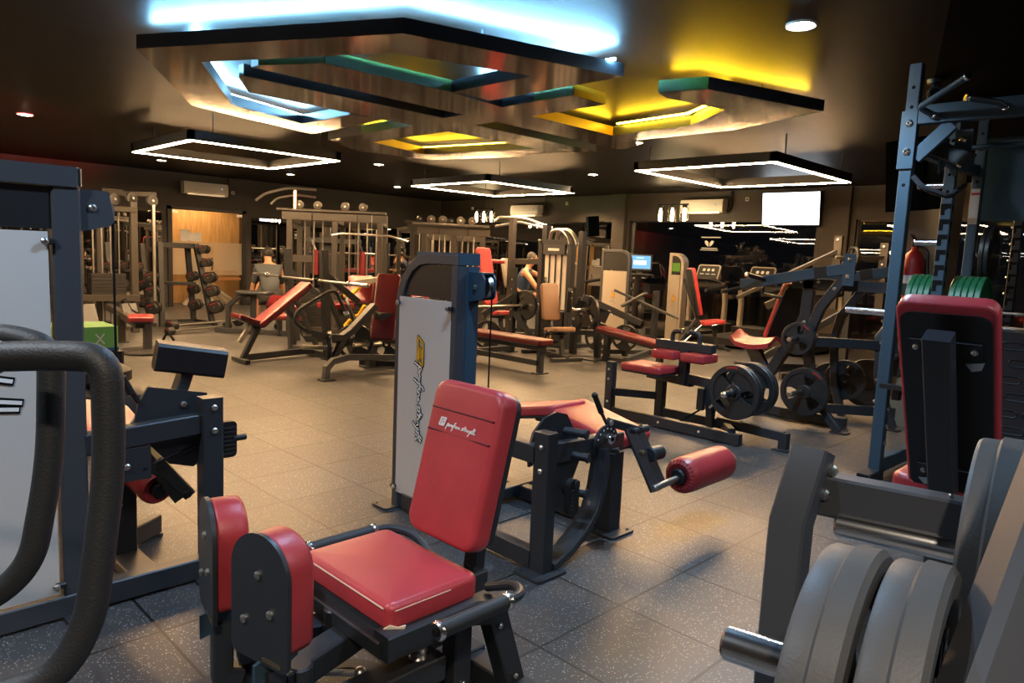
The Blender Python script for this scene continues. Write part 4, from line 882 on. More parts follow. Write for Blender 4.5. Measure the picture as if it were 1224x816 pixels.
for y in (3.4, 3.0): bolt(m, (5.28, y, .055), -X_, .012, .01)
part('frame', m, t)
foot(t, 5.53, 3.56, .15, .15); foot(t, 5.52, 2.375, .16, .14); foot(t, 5.31, 3.96, .12, .12)
cushion(t, 'seat', (5.28, 3.52, .50), X_, Y_, rrect(.34, .42, .03), .06, .018, RV, MT)
m = M(MT); m.box(5.40, 5.47, 3.235, 3.315, .4, .70); m.beam((5.45, 3.28, .46), (5.42, 2.72, .44), .06, .085); m.beam((5.44, 3.56, .735), (5.46, 3.02, .735), .09, .075); m.cyl((5.4, 3.9, .46), (5.45, 3.72, .46), .025, 12); bx = part('lever_arm', m, t)
m = M(RV)
for y, s in ((3.42, 1), (3.13, -1)): p = cushion(t, 'thigh_pad', (5.42, y, .69), X_, -Y_, rrect(.26, .235, .03), .075, .02, RV, None)
for y, e in ((3.42, -1), (3.15, 1)):
    m = M(FOAM); m.tube([(5.45, y, .76), (5.45, y, .855), (5.44, y+e*.10, .86)], .021, 12, .05); h = part('handle', m, t); m = M(CH); m.cyl((5.44, y+e*.10, .86), (5.44, y+e*.112, .86), .024, 14); part('end_cap', m, h)
m = M(MT); m.beam((5.42, 3.02, .42), (5.43, 2.98, .06), .035, .06); m.beam((5.47, 2.98, .40), (5.47, 3.0, .08), .03, .05); m.use(BK); m.box(5.36, 5.41, 3.03, 3.09, .22, .40); m.use(CH); m.cyl((5.36, 2.96, .26), (5.34, 2.90, .32), .014, 10); m.use(INK); m.tube([(5.38, 3.06, .22), (5.36, 3.3, .04), (5.4, 3.5, .025), (5.45, 3.35, .02), (5.37, 3.2, .02)], .008, 6, .05); part('foot_latch', m, t)
m = M(MT); m.cyl((5.13, 2.72, .435), (5.75, 2.72, .435), .024, 16); m.use(CH); m.ball((5.135, 2.72, .435), .027, 14); m.use(BK); m.cyl((5.22, 2.72, .435), (5.32, 2.72, .435), .034, 14); part('plate_horn', m, t)
g = 'black plates on the calf machine'
plate('big black grip plate on the calf raise, outermost facing the viewer', (5.30, 2.72, .435), X_, .222, .045, PLT, g, .9, REDP)
plate('black grip plate on the calf raise, second behind the outermost', (5.348, 2.72, .435), X_, .222, .045, PLT, g, .9)
plate('black grip plate on the calf raise, third of the four', (5.56, 2.72, .435), X_, .222, .045, PLT, g, .9)
plate('black grip plate on the calf raise, rearmost of the four', (5.608, 2.72, .435), X_, .222, .045, PLT, g, .9)
# ---- iso-lateral pulldown with red and tan chest pad
t = thing('iso_lateral_row_machine', 'plate loaded iso-lateral row with long blue-grey arms', 'gym machine', (6.9, 2.7, 0))
m = M(MT); m.path([(6.75, 3.22, .10), (6.75, 3.20, .25), (6.75, 3.05, .52), (6.75, 2.88, .82), (6.75, 2.80, 1.0), (6.75, 2.79, 1.34)], .07, .10, X_)
m.path([(6.62, 2.38, 1.46), (6.62, 2.62, 1.10), (6.62, 2.72, .80), (6.62, 2.66, .50), (6.62, 2.62, .10)], .07, .085, X_)
m.beam((6.75, 2.95, 1.31), (6.75, 1.95, 1.31), .07, .10); m.beam((6.75, 3.75, .055), (6.75, 2.35, .055), .08, .09); m.path([(6.62, 2.62, .30), (6.58, 2.45, .12), (6.55, 2.33, .01)], .06, .07, X_)
m.path([(7.3, 1.95, 1.30), (7.2, 2.15, 1.05), (7.1, 2.25, .85), (7.1, 2.22, .45), (7.1, 2.05, .02)], .06, .06, X_); m.beam((6.75, 2.75, .77), (7.1, 2.22, .77), .06, .09); m.beam((6.75, 2.9, .12), (7.4, 2.1, .12), .06, .09); m.path([(7.35, 2.5, 1.3), (7.35, 2.7, 1.0), (7.35, 2.75, .75), (7.35, 2.7, .3), (7.35, 2.6, .0)], .06, .07, X_)
for y, z in ((2.86, 1.33), (2.7, 1.33), (2.80, .95), (2.5, 1.28), (2.40, 1.42)): bolt(m, (6.585 if y < 2.6 else 6.715, y, z), -X_, .016, .012)
for z in (1.0, .8, .45, .25): bolt(m, (7.07, 2.22, z), -X_, .016, .012)
m.use(LBL); m.box(6.714, 6.7146, 3.62, 3.68, .04, .09, .0002); part('frame', m, t)
foot(t, 6.55, 2.32, .13, .15); foot(t, 7.1, 2.05, .13, .13); foot(t, 6.75, 3.72, .14, .12)
for x, y0, z0, y1, z1 in ((6.60, 3.40, 1.27, 2.36, 1.475), (7.15, 3.2, 1.25, 2.15, 1.47)):
    m = M(MB); m.beam((x, y0, z0), (x, y1, z1), .06, .10); m.use(BK); m.beam((x, y1+.33, z1-.062), (x, y1+.22, z1-.04), .064, .10); a = part('lever_arm', m, t)
    m = M(MB); m.prism([(-.05, .12), (.05, .12), (.05, -.16), (-.05, -.16)], (x-.04, y1+.02, z1), -Y_, Zv, .012); bolt(m, (x-.05, y1+.02, z1+.07), -X_, .02, .014, CH); bolt(m, (x-.05, y1+.02, z1-.08), -X_, .02, .014, CH); part('pivot_plate', m, a)
    m = M(BK); m.cyl((x-.0, y0-.25, z0+.05), (x-.22, y0-.16, z0+.1), .022, 14); h = part('handle', m, a); m = M(CH); m.cyl((x-.215, y0-.163, z0+.098), (x-.235, y0-.155, z0+.103), .026, 14); part('end_cap', m, h)
m = M(MT); m.tube([(6.75, 3.25, 1.25), (6.75, 3.25, 1.18), (6.74, 3.05, 1.16)], .017, 10, .03); m.tube([(7.05, 3.05, 1.25), (7.02, 3.05, 1.15), (6.98, 2.85, 1.13), (6.95, 2.83, 1.2)], .015, 10, .03); part('hanging_handle', m, t)
nn = V((.5, .72, .48)).normalized(); ux = V((.82, -.57, 0)).normalized(); uy = nn.cross(ux)
if uy.z < 0: ux = -ux; uy = nn.cross(ux)
cushion(t, 'chest_pad', (6.95, 3.06, 1.0), ux, uy, rrect(.30, .66, .05), .065, .022, RV, BK, .02)
m = M(RV); R = []
for i in range(9):
    s = -1+2*i/8; R.append([(6.6+.36*j/8, 3.28-.20*s, .67+.03*math.cos(j/8*PI*2)*-1+.035*s*s+(.035 if s < -.9 else 0)) for j in range(9)])
top = [[V(p)+Zv*.045 for p in r] for r in R]
for r_, q_ in zip(R, top): pass
n_ = 9; vs = [p for r in R for p in r]+[p for r in top for p in r]; fs = []
for i in range(8):
    for j in range(8):
        a = i*9+j; fs.append([a, a+1, a+10, a+9]); fs.append([81+a, 81+a+9, 81+a+10, 81+a+1])
for i in range(8):
    fs += [[i*9, i*9+9, 90+i*9, 81+i*9], [i*9+8, 81+i*9+8, 90+i*9+8, i*9+17], [i, 81+i, 82+i, i+1], [72+i, 73+i, 154+i, 153+i]]
m.add(vs, fs); part('saddle_seat', m, t, 'curved red saddle seat', ang=60)
m = M(MT); m.beam((6.78, 3.33, .66), (6.75, 3.12, .34), .07, .13, X_); bolt(m, (6.71, 3.16, .40), -X_); part('seat_post', m, t)
m = M(STEEL)
m.cyl((6.2, 2.66, .33), (6.95, 2.66, .33), .024, 14); m.cyl((6.28, 2.74, .81), (6.9, 2.74, .81), .022, 14); m.cyl((6.95, 2.15, .66), (7.45, 2.15, .66), .024, 14); part('plate_horn', m, t)
g = 'black plates on the iso-lateral row'
plate('black grip plate low on the iso-lateral row, next to its front foot', (6.48, 2.64, .33), X_, .222, .045, PLT, g, .2, REDP)
plate('small black plate high on the iso-lateral row, front of two', (6.44, 2.73, .81), X_, .15, .04, PLT, g, .2, REDP)
plate('small black plate high on the iso-lateral row, rear of two', (6.485, 2.73, .81), X_, .15, .04, PLT, g, .2)
plate('black plate on the far side of the iso-lateral row, upper', (7.35, 2.15, .66), X_, .19, .04, PLT, g, .2)
plate('black plate on the far side of the iso-lateral row, lower behind the frame', (7.4, 2.62, .36), X_, .2, .045, PLT, g, .2)
plate('large round black plate standing behind the far leg of the iso-lateral row', (8.05, 2.62, .262), (.95, .3, .0), .26, .05, PLT, g, .2, solid=True)
plate('black plate leaning low behind the middle of the iso-lateral row', (7.9, 2.95, .226), (.9, .4, 0), .225, .045, PLT, g, .2)
# ------------------------------------------------------------------ middle of the hall
def leg(t, a, b, w=.06, h=.06, mt=MT, name='leg', fp=True):
    m = M(mt); m.beam(a, b, w, h); p = part(name, m, t)
    if fp:
        q = a if a[2] < b[2] else b; foot(t, q[0], q[1], .14, .11, .012)
    return p
# ---- incline bench press station with its barbell
t = thing('incline_bench_press', 'incline bench press station with worn pale red backrest', 'bench', (4.4, 8.75, 0))
n = V((-.60, 0, .80)).normalized(); u = Y_; v = n.cross(u)
if v.z < 0: v = -v
if u.cross(v).dot(n) < 0: u = -u
cushion(t, 'backrest', (4.36, 8.45, .70), u, v, rrect(.27, .86, .03), .06, .018, RVM, MT, lb='worn red backrest')
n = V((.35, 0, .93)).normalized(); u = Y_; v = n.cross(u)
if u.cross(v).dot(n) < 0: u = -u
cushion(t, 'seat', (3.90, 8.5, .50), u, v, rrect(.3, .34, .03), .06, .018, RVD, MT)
m = M(MT); m.beam((3.95, 8.5, .44), (4.75, 8.5, .95), .06, .06); m.beam((4.05, 8.5, .44), (3.82, 8.5, .0), .07, .06); m.beam((3.85, 8.5, .06), (4.9, 8.6, .08), .06, .08); m.beam((4.4, 8.5, .68), (4.85, 8.7, .2), .06, .06); m.beam((3.82, 8.3, .03), (3.82, 8.7, .03), .06, .05); m.beam((4.88, 8.2, .05), (4.88, 9.25, .05), .07, .07); part('frame', m, t)
m = M(STEEL); m.beam((3.76, 8.4, .27), (3.92, 8.42, .5), .05, .05); part('foot_bar', m, t)
for y in (9.2, 8.25):
    m = M(MT); m.beam((4.88, y, 0), (4.80, y, 1.42), .09, .09, Y_); m.beam((4.84, y, .9), (5.25, y, .05), .06, .06); m.beam((4.82, y, 1.12), (5.3, y-.05, .75), .06, .08); m.use(BOLT)
    for k in range(5): bolt(m, (4.835-.005*k, y-.036, .3+.17*k), -Y_)
    m.use(BK); m.beam((4.80, y, 1.0), (4.70, y, .985), .05, .03); m.beam((4.705, y, .985), (4.69, y, 1.05), .05, .02); part('upright', m, t); foot(t, 4.88, y, .16, .12)
def barbell(lb, a, b, grp, mt=CH, sl=.38, r=.0145):
    a = V(a); b = V(b); d = (b-a).normalized(); c = (a+b)/2
    t = thing('barbell', lb, 'barbell', c, grp)
    m = M(STEEL); m.cyl(a+d*sl, b-d*sl, r, 12); part('bar', m, t)
    for p, e in ((a, d), (b, -d)):
        m = M(mt); m.cyl(p, p+e*sl, .025, 16); m.cyl(p+e*sl, p+e*(sl+.03), .038, 16); part('sleeve', m, t)
    return t
barbell('empty barbell racked on the incline bench press station', (4.72, 10.05, 1.03), (4.72, 7.1, 1.03), 'racked barbells')
# ---- plate-loaded machine with dark red backrest
t = thing('plate_loaded_row_machine', 'plate loaded machine with dark red leaning backrest and looped black handle', 'gym machine', (4.8, 7.35, 0))
n = V((-.60, -.62, .50)).normalized(); u = V((.72, -.69, 0)).normalized(); v = n.cross(u)
if v.z < 0: v = -v
if u.cross(v).dot(n) < 0: u = -u
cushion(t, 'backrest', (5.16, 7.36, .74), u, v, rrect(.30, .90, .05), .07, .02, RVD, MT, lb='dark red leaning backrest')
m = M(MT); m.path([(4.07, 6.92, .01), (4.10, 6.95, .13), (4.2, 7.0, .19), (4.45, 7.08, .21), (5.1, 7.1, .16), (5.5, 7.15, .1)], .07, .07, V((-.15, 1, 0))); m.beam((5.0, 7.45, 0), (5.02, 7.35, .70), .09, .11); m.beam((5.02, 7.3, .64), (5.3, 7.2, .64), .1, .1); m.beam((4.95, 7.6, .05), (5.4, 7.1, .05), .08, .07)
for z in (.25, .45): bolt(m, (4.98, 7.37, z), -Y_, .014)
part('frame', m, t); foot(t, 4.07, 6.9, .16, .14); foot(t, 5.0, 7.47, .2, .18)
m = M(MT); m.path([(4.95, 7.3, .78), (4.62, 7.3, .48), (4.50, 7.3, .41), (4.36, 7.3, .42), (4.02, 7.3, .50)], .11, .075, Y_); m.beam((4.55, 7.3, .45), (4.38, 7.3, .14), .07, .07); bolt(m, (4.96, 7.24, .66), -Y_, .04, .02, BK); part('lever_arm', m, t)
m = M(FOAM); m.tube([(4.05, 7.28, .50), (3.88, 7.28, .62), (3.92, 7.28, .74), (4.30, 7.28, .95), (4.40, 7.28, .96), (4.52, 7.26, .72)], .022, 10, .06); h = part('handle', m, t); m = M(CH); m.cyl((4.515, 7.26, .73), (4.54, 7.255, .68), .03, 12); part('end_cap', m, h)
m = M(STEEL); m.cyl((4.02, 7.36, .32), (4.40, 7.34, .29), .027, 14); m.cyl((4.7, 7.36, .30), (5.1, 7.36, .30), .027, 14); part('plate_horn', m, t)
m = M(STEEL); m.beam((3.98, 7.24, .47), (4.06, 7.24, .47), .05, .02); part('step_plate', m, t)
g = 'black plates on the dark red machine'
plate('black plate on the front horn under the looped handle', (4.36, 7.34, .29), (.86, -.5, 0), .2, .05, PLT, g, .2, solid=True)
plate('black grip plate under the dark red backrest, left of the post', (4.80, 7.48, .32), (.7, .7, 0), .225, .05, PLT, g, .9)
plate('black grip plate under the dark red backrest, right of the post', (5.28, 7.5, .27), (.7, .7, 0), .2, .05, PLT, g, .9)
# ---- flat bench press in the middle
t = thing('flat_bench_press', 'flat bench press with long red pad in the middle of the hall', 'bench', (6.6, 6.6, 0))
cushion(t, 'bench_pad', (6.52, 6.55, .37), X_, Y_, rrect(.27, 1.36, .04), .07, .02, RVD, MT)
m = M(MT); m.box(6.50, 6.57, 5.95, 6.02, 0, .34); m.beam((6.53, 5.92, .32), (6.53, 7.4, .32), .07, .06); m.beam((6.53, 5.98, .13), (6.53, 7.6, .13), .06, .07); part('frame', m, t); foot(t, 6.535, 5.985, .2, .14)
for x in (6.15, 7.65):
    m = M(MT); m.beam((x, 7.62, 0), (x, 7.62, 1.28), .08, .08); m.beam((x, 7.6, .62), (x, 6.95, .05), .06, .08); m.beam((x, 7.6, .85), (x-.35, 7.9, .55), .06, .09); m.use(BOLT)
    for k in range(5): m.cyl((x-.042, 7.62, .5+.15*k), (x-.05, 7.62, .5+.15*k), .012, 8)
    m.use(BK); m.beam((x, 7.58, .72), (x, 7.45, .70), .06, .03); part('upright', m, t); foot(t, x, 7.62, .16, .16)
m = M(MT); m.beam((6.15, 7.62, .06), (7.65, 7.62, .06), .07, .08); part('crossbar', m, t)
barbell('loaded barbell racked on the flat bench press', (5.75, 7.46, .72), (8.05, 7.46, .72), 'racked barbells')
plate('black grip plate on the right sleeve of the flat bench barbell', (7.74, 7.46, .72), (.99, .1, 0), .225, .05, PLT, 'black plates on the flat bench', .9)
plate('black plate standing on the floor behind the flat bench upright', (7.5, 8.0, .225), (.7, .7, 0), .225, .05, PLT, 'black plates on the flat bench', .9)
# ---- upright benches with tall pads
def chair_bench(lb, loc, rz, mt, seatw=.34, bh=.75, tilt=.28, group=None, pb=None, z0=.44):
    t = thing('adjustable_bench', lb, 'bench', (0, 0, 0), group)
    n = V((1, 0, tilt)).normalized(); u = V((0, -1, 0)); v = n.cross(u)
    if v.z < 0: v = -v
    if u.cross(v).dot(n) < 0: u = -u
    cushion(t, 'backrest', V((-.20-tilt*.35, 0, z0+.12+bh*.5)), u, v, rrect(.28, bh, .05), .065, .02, mt, MT, lb=pb)
    n = V((-.12, 0, 1)).normalized(); u = V((1, 0, .12)).normalized(); v = n.cross(u)
    cushion(t, 'seat', (.08, 0, z0), u, v, rrect(.4, seatw, .05), .06, .02, mt, MT)
    m = M(MT); m.beam((-.2, 0, z0-.03), (.25, 0, z0-.02), .06, .06); m.beam((-.15, 0, z0), (-.45, 0, z0+.75), .05, .05, Y_); m.beam((.2, 0, .03), (.12, 0, z0-.03), .06, .06); m.beam((-.55, 0, .04), (.35, 0, .05), .06, .06); m.beam((-.5, 0, .05), (-.18, 0, z0+.1), .05, .05); m.beam((.32, -.25, .03), (.32, .25, .03), .06, .05); m.beam((-.55, -.28, .03), (-.55, .28, .03), .06, .05); part('frame', m, t)
    m = M(CH); m.tube([(.0, -.2, z0-.02), (.12, -.2, z0+.02)], .015, 8); m.cyl((-.05, -.03, z0+.03), (-.46, -.03, .05), .018, 10); part('adjust_strut', m, t)
    t.location = loc; t.rotation_euler = (0, 0, rz); return t
chair_bench('upright bench with tall pale pink backrest behind the grey tower', (7.95, 8.3, 0), math.radians(-95), RV, bh=.95, z0=.5, tilt=.3, pb='pale pink backrest')
chair_bench('bench with short tan backrest in front of the cable column', (7.75, 6.8, 0), math.radians(-110), mat('tan_vinyl', (.26, .15, .09), .45), bh=.55, tilt=.22, z0=.40)
chair_bench('upright bright red bench in front of the treadmills', (11.0, 6.25, 0), math.radians(-38), RV, bh=.82, tilt=.25)
# ---- cable column
def stack_plates(m, x0, x1, y0, y1, z0, n, h=.03):
    for k in range(n): m.box(x0, x1, y0, y1, z0+k*(h+.004), z0+k*(h+.004)+h, .003)
t = thing('cable_column', 'dual cable column with white rod cover and dark weight stack', 'gym machine', (8.8, 7.72, 0))
m = M(MT)
for y in (8.05, 7.42): m.box(8.66, 8.76, y-.045, y+.045, 0, 1.72)
m.box(8.66, 8.76, 7.42, 8.05, .02, .1); m.box(8.66, 8.76, 7.42, 8.05, 1.66, 1.74); m.box(8.75, 9.3, 7.4, 8.08, .0, .06); m.box(9.2, 9.3, 7.6, 7.7, 0, 1.9); m.box(8.70, 8.80, 7.95, 8.06, 1.7, 1.98); part('frame', m, t)
m = M(STEEL)
for dy in (.0, .14): m.tube([(8.72, 7.9-dy, 1.72), (8.70, 7.86-dy, 1.88), (8.66, 7.6-dy, 1.9), (8.62, 7.42-dy, 1.78), (8.60, 7.36-dy, 1.66)], .03, 12, .1)
part('curved_arm', m, t)
m = M(TWH); m.box(8.70, 8.712, 7.50, 7.97, .62, 1.5, .003); m.use(MG)
for y in (7.6, 7.73, 7.86): m.cyl((8.69, y, .62), (8.69, y, 1.5), .012, 8)
part('rod_cover', m, t, 'white rod cover'); m = M(BK); m.lathe([(.09, 0), (.075, .015), (.075, .03), (.09, .045)], (8.64, 7.73, .72), X_, 20); part('pulley', m, t)
m = M(MG); m.box(8.64, 8.70, 7.5, 7.97, 1.5, 1.66); m.use(LBL); m.box(8.638, 8.6395, 7.62, 7.86, 1.56, 1.6, .0003); part('number_panel', m, t)
m = M(BK); stack_plates(m, 8.66, 8.86, 7.50, 7.98, .08, 15); part('weight_stack', m, t)
m = M(YEL); m.box(8.655, 8.659, 7.72, 7.74, .1, .6, .0005); part('stack_label', m, t)
# ---- lever machine on a black mat
t = thing('lever_row_machine', 'dark lever machine with one big plate on a black floor mat', 'gym machine', (8.3, 6.6, 0))
m = M(RB); m.box(7.98, 8.6, 6.28, 7.05, .001, .02); part('floor_mat', m, t)
m = M(MT); m.path([(8.25, 6.9, .02), (8.2, 6.86, .35), (8.2, 6.75, .55), (8.25, 6.55, .70)], .08, .1, X_); m.beam((8.28, 6.45, .02), (8.28, 6.52, .72), .07, .09); m.beam((8.25, 6.9, .35), (8.9, 6.5, .35), .06, .08); m.beam((8.6, 6.7, .06), (9.9, 5.9, .06), .07, .07); m.box(8.9, 8.97, 6.4, 6.47, 0, .4); part('frame', m, t)
m = M(MT); m.beam((7.9, 6.72, 1.0), (8.05, 6.86, .68), .06, .09); m.beam((8.05, 6.6, .90), (8.75, 6.05, .55), .06, .10); m.beam((8.1, 6.75, .8), (8.35, 6.35, .62), .05, .2); bolt(m, (7.9, 6.68, .97), -Y_); bolt(m, (7.94, 6.72, .88), -Y_); part('lever_arm', m, t)
m = M(CH); m.cyl((7.85, 6.6, .72), (8.45, 6.5, .72), .025, 14); part('plate_horn', m, t)
plate('big black grip plate on the dark lever machine', (8.14, 6.55, .70), (.98, -.2, 0), .225, .05, PLT, 'black plates on the lever machine', .4)
plate('black plate low behind the dark lever machine', (8.8, 6.35, .30), (.8, .6, 0), .2, .05, PLT, 'black plates on the lever machine', .4)
plate('black plate leaning behind the legs of the dark lever machine', (9.0, 7.0, .225), (.8, .6, 0), .225, .05, PLT, 'black plates on the lever machine', .4)
# decline bench
t = thing('decline_bench', 'decline bench with dark red pad in front of the slim tower', 'bench', (8.4, 5.8, 0))
n = V((0, -.12, 1)).normalized()
cushion(t, 'bench_pad', (8.22, 5.75, .36), X_, n.cross(X_), rrect(.27, 1.25, .04), .065, .02, RVD, MT)
m = M(MT); m.beam((8.22, 6.35, .40), (8.22, 5.2, .27), .06, .06); m.box(8.18, 8.26, 6.2, 6.28, 0, .38); m.box(8.18, 8.26, 5.3, 5.38, 0, .26); m.beam((8.22, 6.3, .04), (8.22, 5.2, .04), .06, .06); m.beam((8.22, 5.9, .06), (9.54, 6.35, .06), .06, .06); part('frame', m, t); m = M(MT); m.box(9.5, 9.58, 6.3, 6.38, 0, 1.0); part('post', m, t); foot(t, 9.54, 6.34, .18, .14)
m = M(MG); m.beam((9.2, 6.9, .98), (9.6, 5.95, .60), .06, .035, V((.9, .4, 0))); part('guide_rail', m, t)
m = M(FOAM); m.tube([(9.0, 6.6, .75), (9.3, 6.4, .95), (9.5, 6.5, .95)], .025, 10, .05); part('handle', m, t)
# ---- compact towers by the window
def tower(lb, loc, rz, w, d, h, fr, mark=True):
    t = thing('selector_tower', lb, 'gym machine', (0, 0, 0), 'weight towers by the window')
    r = .16; m = M(fr)
    arc = [(0, -w/2+r-r*math.cos(a), h-r+r*math.sin(a)) for a in [PI/2*k/6 for k in range(7)]]
    m.path([(0, -w/2, 0)]+arc+[(0, w/2, h)], d, .05, X_); m.box(-d/2, d/2, w/2-.05, w/2, 0, h-.02); m.box(-d/2, d/2, -w/2, w/2, 0, .07); part('frame', m, t)
    m = M(BK); m.box(-d/2+.01, -d/2+.03, -w/2+.02, w/2-.04, h-.34, h-.03, .004); part('number_panel', m, t)
    m = M(ALU); m.box(-d/2+.0, -d/2+.02, -w/2+.03, w/2-.05, .08, h-.36, .003); s = part('shroud', m, t)
    if mark: shroud_mark(s, (-d/2-.003, .02, h*.55), -Zv, -Y_, .05)
    m = M(fr); m.box(d/2, d/2+.22, -w/2+.1, w/2-.1, 0, .06); m.box(d/2+.16, d/2+.22, -.04, .04, 0, h*.55); part('base_beam', m, t)
    t.location = loc; t.rotation_euler = (0, 0, rz); return t
tower('tan weight tower with rounded corner and yellow script mark', (10.6, 7.95, 0), math.radians(20), .52, .14, 1.62, MG).scale = (1, -1, 1) if False else (1, 1, 1)
tw = tower('slim pale weight tower with green screen by the window', (11.25, 7.05, 0), math.radians(15), .24, .3, 1.60, ALU)
m = M(GGLOW); m.box(-.152, -.147, -.08, .06, 1.3, 1.45, .001)
o = part('screen', m, None, 'green display'); o.location = (0, 0, 0); o.parent = tw
me = o.data
for v in me.vertices: v.co += V((-.15, -.01, 1.3))
# ---- treadmills
def treadmill(loc, rz, lb):
    t = thing('treadmill', lb, 'treadmill', (0, 0, 0), 'treadmills facing the window')
    m = M(BK); m.box(-.9, .9, -.42, .42, .05, .17, .02); m.box(.35, .95, -.44, .44, .1, .28, .04); part('deck', m, t)
    m = M(RB); m.box(-.88, .4, -.27, .27, .171, .176, .001); part('belt', m, t)
    for s in (-1, 1):
        m = M(ALU); m.path([(.62, s*.40, .1), (.64, s*.40, .7), (.58, s*.40, 1.0)], .08, .11, Y_, .015); part('upright', m, t)
        m = M(FOAM); m.tube([(.62, s*.40, 1.02), (.3, s*.40, 1.0), (-.15, s*.40, .95)], .035, 10, .05); part('handrail', m, t)
    m = M(BK); m.beam((.6, -.42, 1.03), (.6, .42, 1.03), .12, .14, None, .03); m.tube([(.6, -.38, 1.05), (.5, -.22, 1.16), (.5, .22, 1.16), (.6, .38, 1.05)], .03, 10, .1); part('dashboard', m, t)
    n = V((-.92, 0, .38)).normalized(); u = Y_; v = n.cross(u)
    if v.z < 0: v = -v
    if u.cross(v).dot(n) < 0: u = -u
    m = M(ALU); q = [(a, b) for a, b in rrect(.50, .33, .05)]; m.prism(q, V((.62, 0, 1.28)), u, v, .03); c = part('console', m, t)
    m = M(BK); m.prism(rrect(.45, .28, .03), V((.62, 0, 1.28))+n*.03, u, v, .004); m.use(LBL)
    for k in range(3): m.prism(rrect(.09, .014, .004, cx=-.13+.13*k, cy=-.04), V((.62, 0, 1.28))+n*.0342, u, v, .001); m.prism(rrect(.06, .06, .02, cx=-.1+.1*k, cy=.05), V((.62, 0, 1.28))+n*.0342, u, v, .0005)
    part('display', m, c); m = M(BK); m.beam((.6, 0, 1.03), (.64, 0, 1.3), .1, .06); part('console_neck', m, t)
    t.location = loc; t.rotation_euler = (0, 0, rz); return t
tr = treadmill((12.4, 6.3, 0), 0, 'treadmill with tan-framed console behind the red bench')
dup(tr, (12.5, 7.5, 0), 0, 'treadmill with tan-framed console behind the slim pale tower')
dup(tr, (12.4, 5.2, 0), 0, 'treadmill under the television, mostly behind the iso-lateral row')
dup(tr, (12.4, 9.6, 0), 0, 'treadmill at the far end of the row beside the pilaster')
t = thing('exercise_bike', 'upright exercise bike with lit blue touch screen', 'exercise bike', (11.35, 8.0, 0))
m = M(BK); m.beam((11.15, 7.85, .06), (11.95, 8.45, .06), .2, .1, None, .03); m.beam((11.55, 8.15, .1), (11.35, 7.97, 1.2), .12, .12, None, .03); m.lathe([(.3, 0), (.32, .06), (.3, .12)], (11.65, 8.15, .45), V((.6, -.8, 0)), 24); part('frame', m, t)
m = M(BK); n = V((-.72, -.55, .42)).normalized(); u = V((.6, -.8, 0)).normalized(); u = (u-n*u.dot(n)).normalized(); v = n.cross(u); c = V((11.37, 7.97, 1.42)); m.prism(rrect(.46, .34, .03), c, u, v, .035); cs = part('console', m, t)
m = M(ESCR); m.prism(rrect(.40, .27, .01), c+n*.035, u, v, .003); m.use(ESCW); m.prism(rrect(.24, .09, .01, cy=-.01), c+n*.0385, u, v, .001); m.prism(rrect(.14, .016, .004, cy=.09), c+n*.0385, u, v, .001); part('screen', m, cs, 'lit blue screen')
m = M(FOAM); m.tube([c-Zv*.25-u*.25, c-Zv*.3-u*.25+n*.2, c-Zv*.3+u*.25+n*.2, c-Zv*.25+u*.25], .02, 10, .06); m.beam(c-Zv*.2, c-Zv*.32+n*.15, .1, .1); part('handle', m, t)
m = M(BK); m.pad((11.85, 8.35, .85), V((.6, .8, 0)), V((-.8, .6, 0)), rrect(.26, .22, .08), .07, .03); part('saddle', m, t); m = M(STEEL); m.cyl((11.85, 8.35, .3), (11.85, 8.35, .86), .03, 12); part('seat_post', m, t)
# ---- dark machine behind the iso-lateral row
t = thing('hack_squat_machine', 'tall brown-black plate machine behind the iso-lateral row', 'gym machine', (10.5, 3.8, 0))
m = M(MBZ)
for x, y, z in ((10.4, 3.95, 1.92), (10.75, 3.45, 1.85), (11.1, 3.05, 1.8)): m.beam((x, y, .9), (x, y, z), .07, .11); bolt(m, (x-.056, y, z-.05), -X_, .016); bolt(m, (x-.056, y, z-.3), -X_, .016)
m.beam((9.4, 4.9, 1.0), (10.4, 3.95, 1.72), .06, .05); m.beam((9.7, 4.6, .9), (10.6, 3.7, 1.65), .08, .10); m.beam((10.75, 3.45, 1.45), (11.2, 3.0, 1.75), .04, .04); m.beam((10.2, 4.1, 1.32), (11.3, 2.9, 1.32), .1, .12); m.beam((10.4, 3.95, 1.6), (11.1, 3.05, 1.6), .05, .05); part('upper_frame', m, t)
m = M(MT); m.box(10.1, 10.2, 3.6, 3.7, 0, 1.3); m.box(11.0, 11.1, 3.0, 3.1, 0, 1.3); m.beam((9.3, 4.8, .06), (11.1, 3.0, .06), .08, .1); m.beam((9.4, 4.6, .1), (10.1, 3.65, .9), .07, .09); m.beam((9.0, 4.0, .05), (10.2, 3.2, .05), .07, .08); part('lower_frame', m, t)
m = M(RVD); m.pad((9.75, 4.2, .3), X_, Y_, rrect(.35, .4, .05), .06, .02); part('pad', m, t)
m = M(STEEL); m.cyl((10.2, 3.9, 1.62), (10.9, 3.3, 1.66), .025, 12); part('bar', m, t)
plate('black plate on the bar of the tall brown-black machine', (10.45, 3.75, 1.64), (.75, -.65, 0), .15, .05, PLT, 'black plates on the brown-black machine', .3)
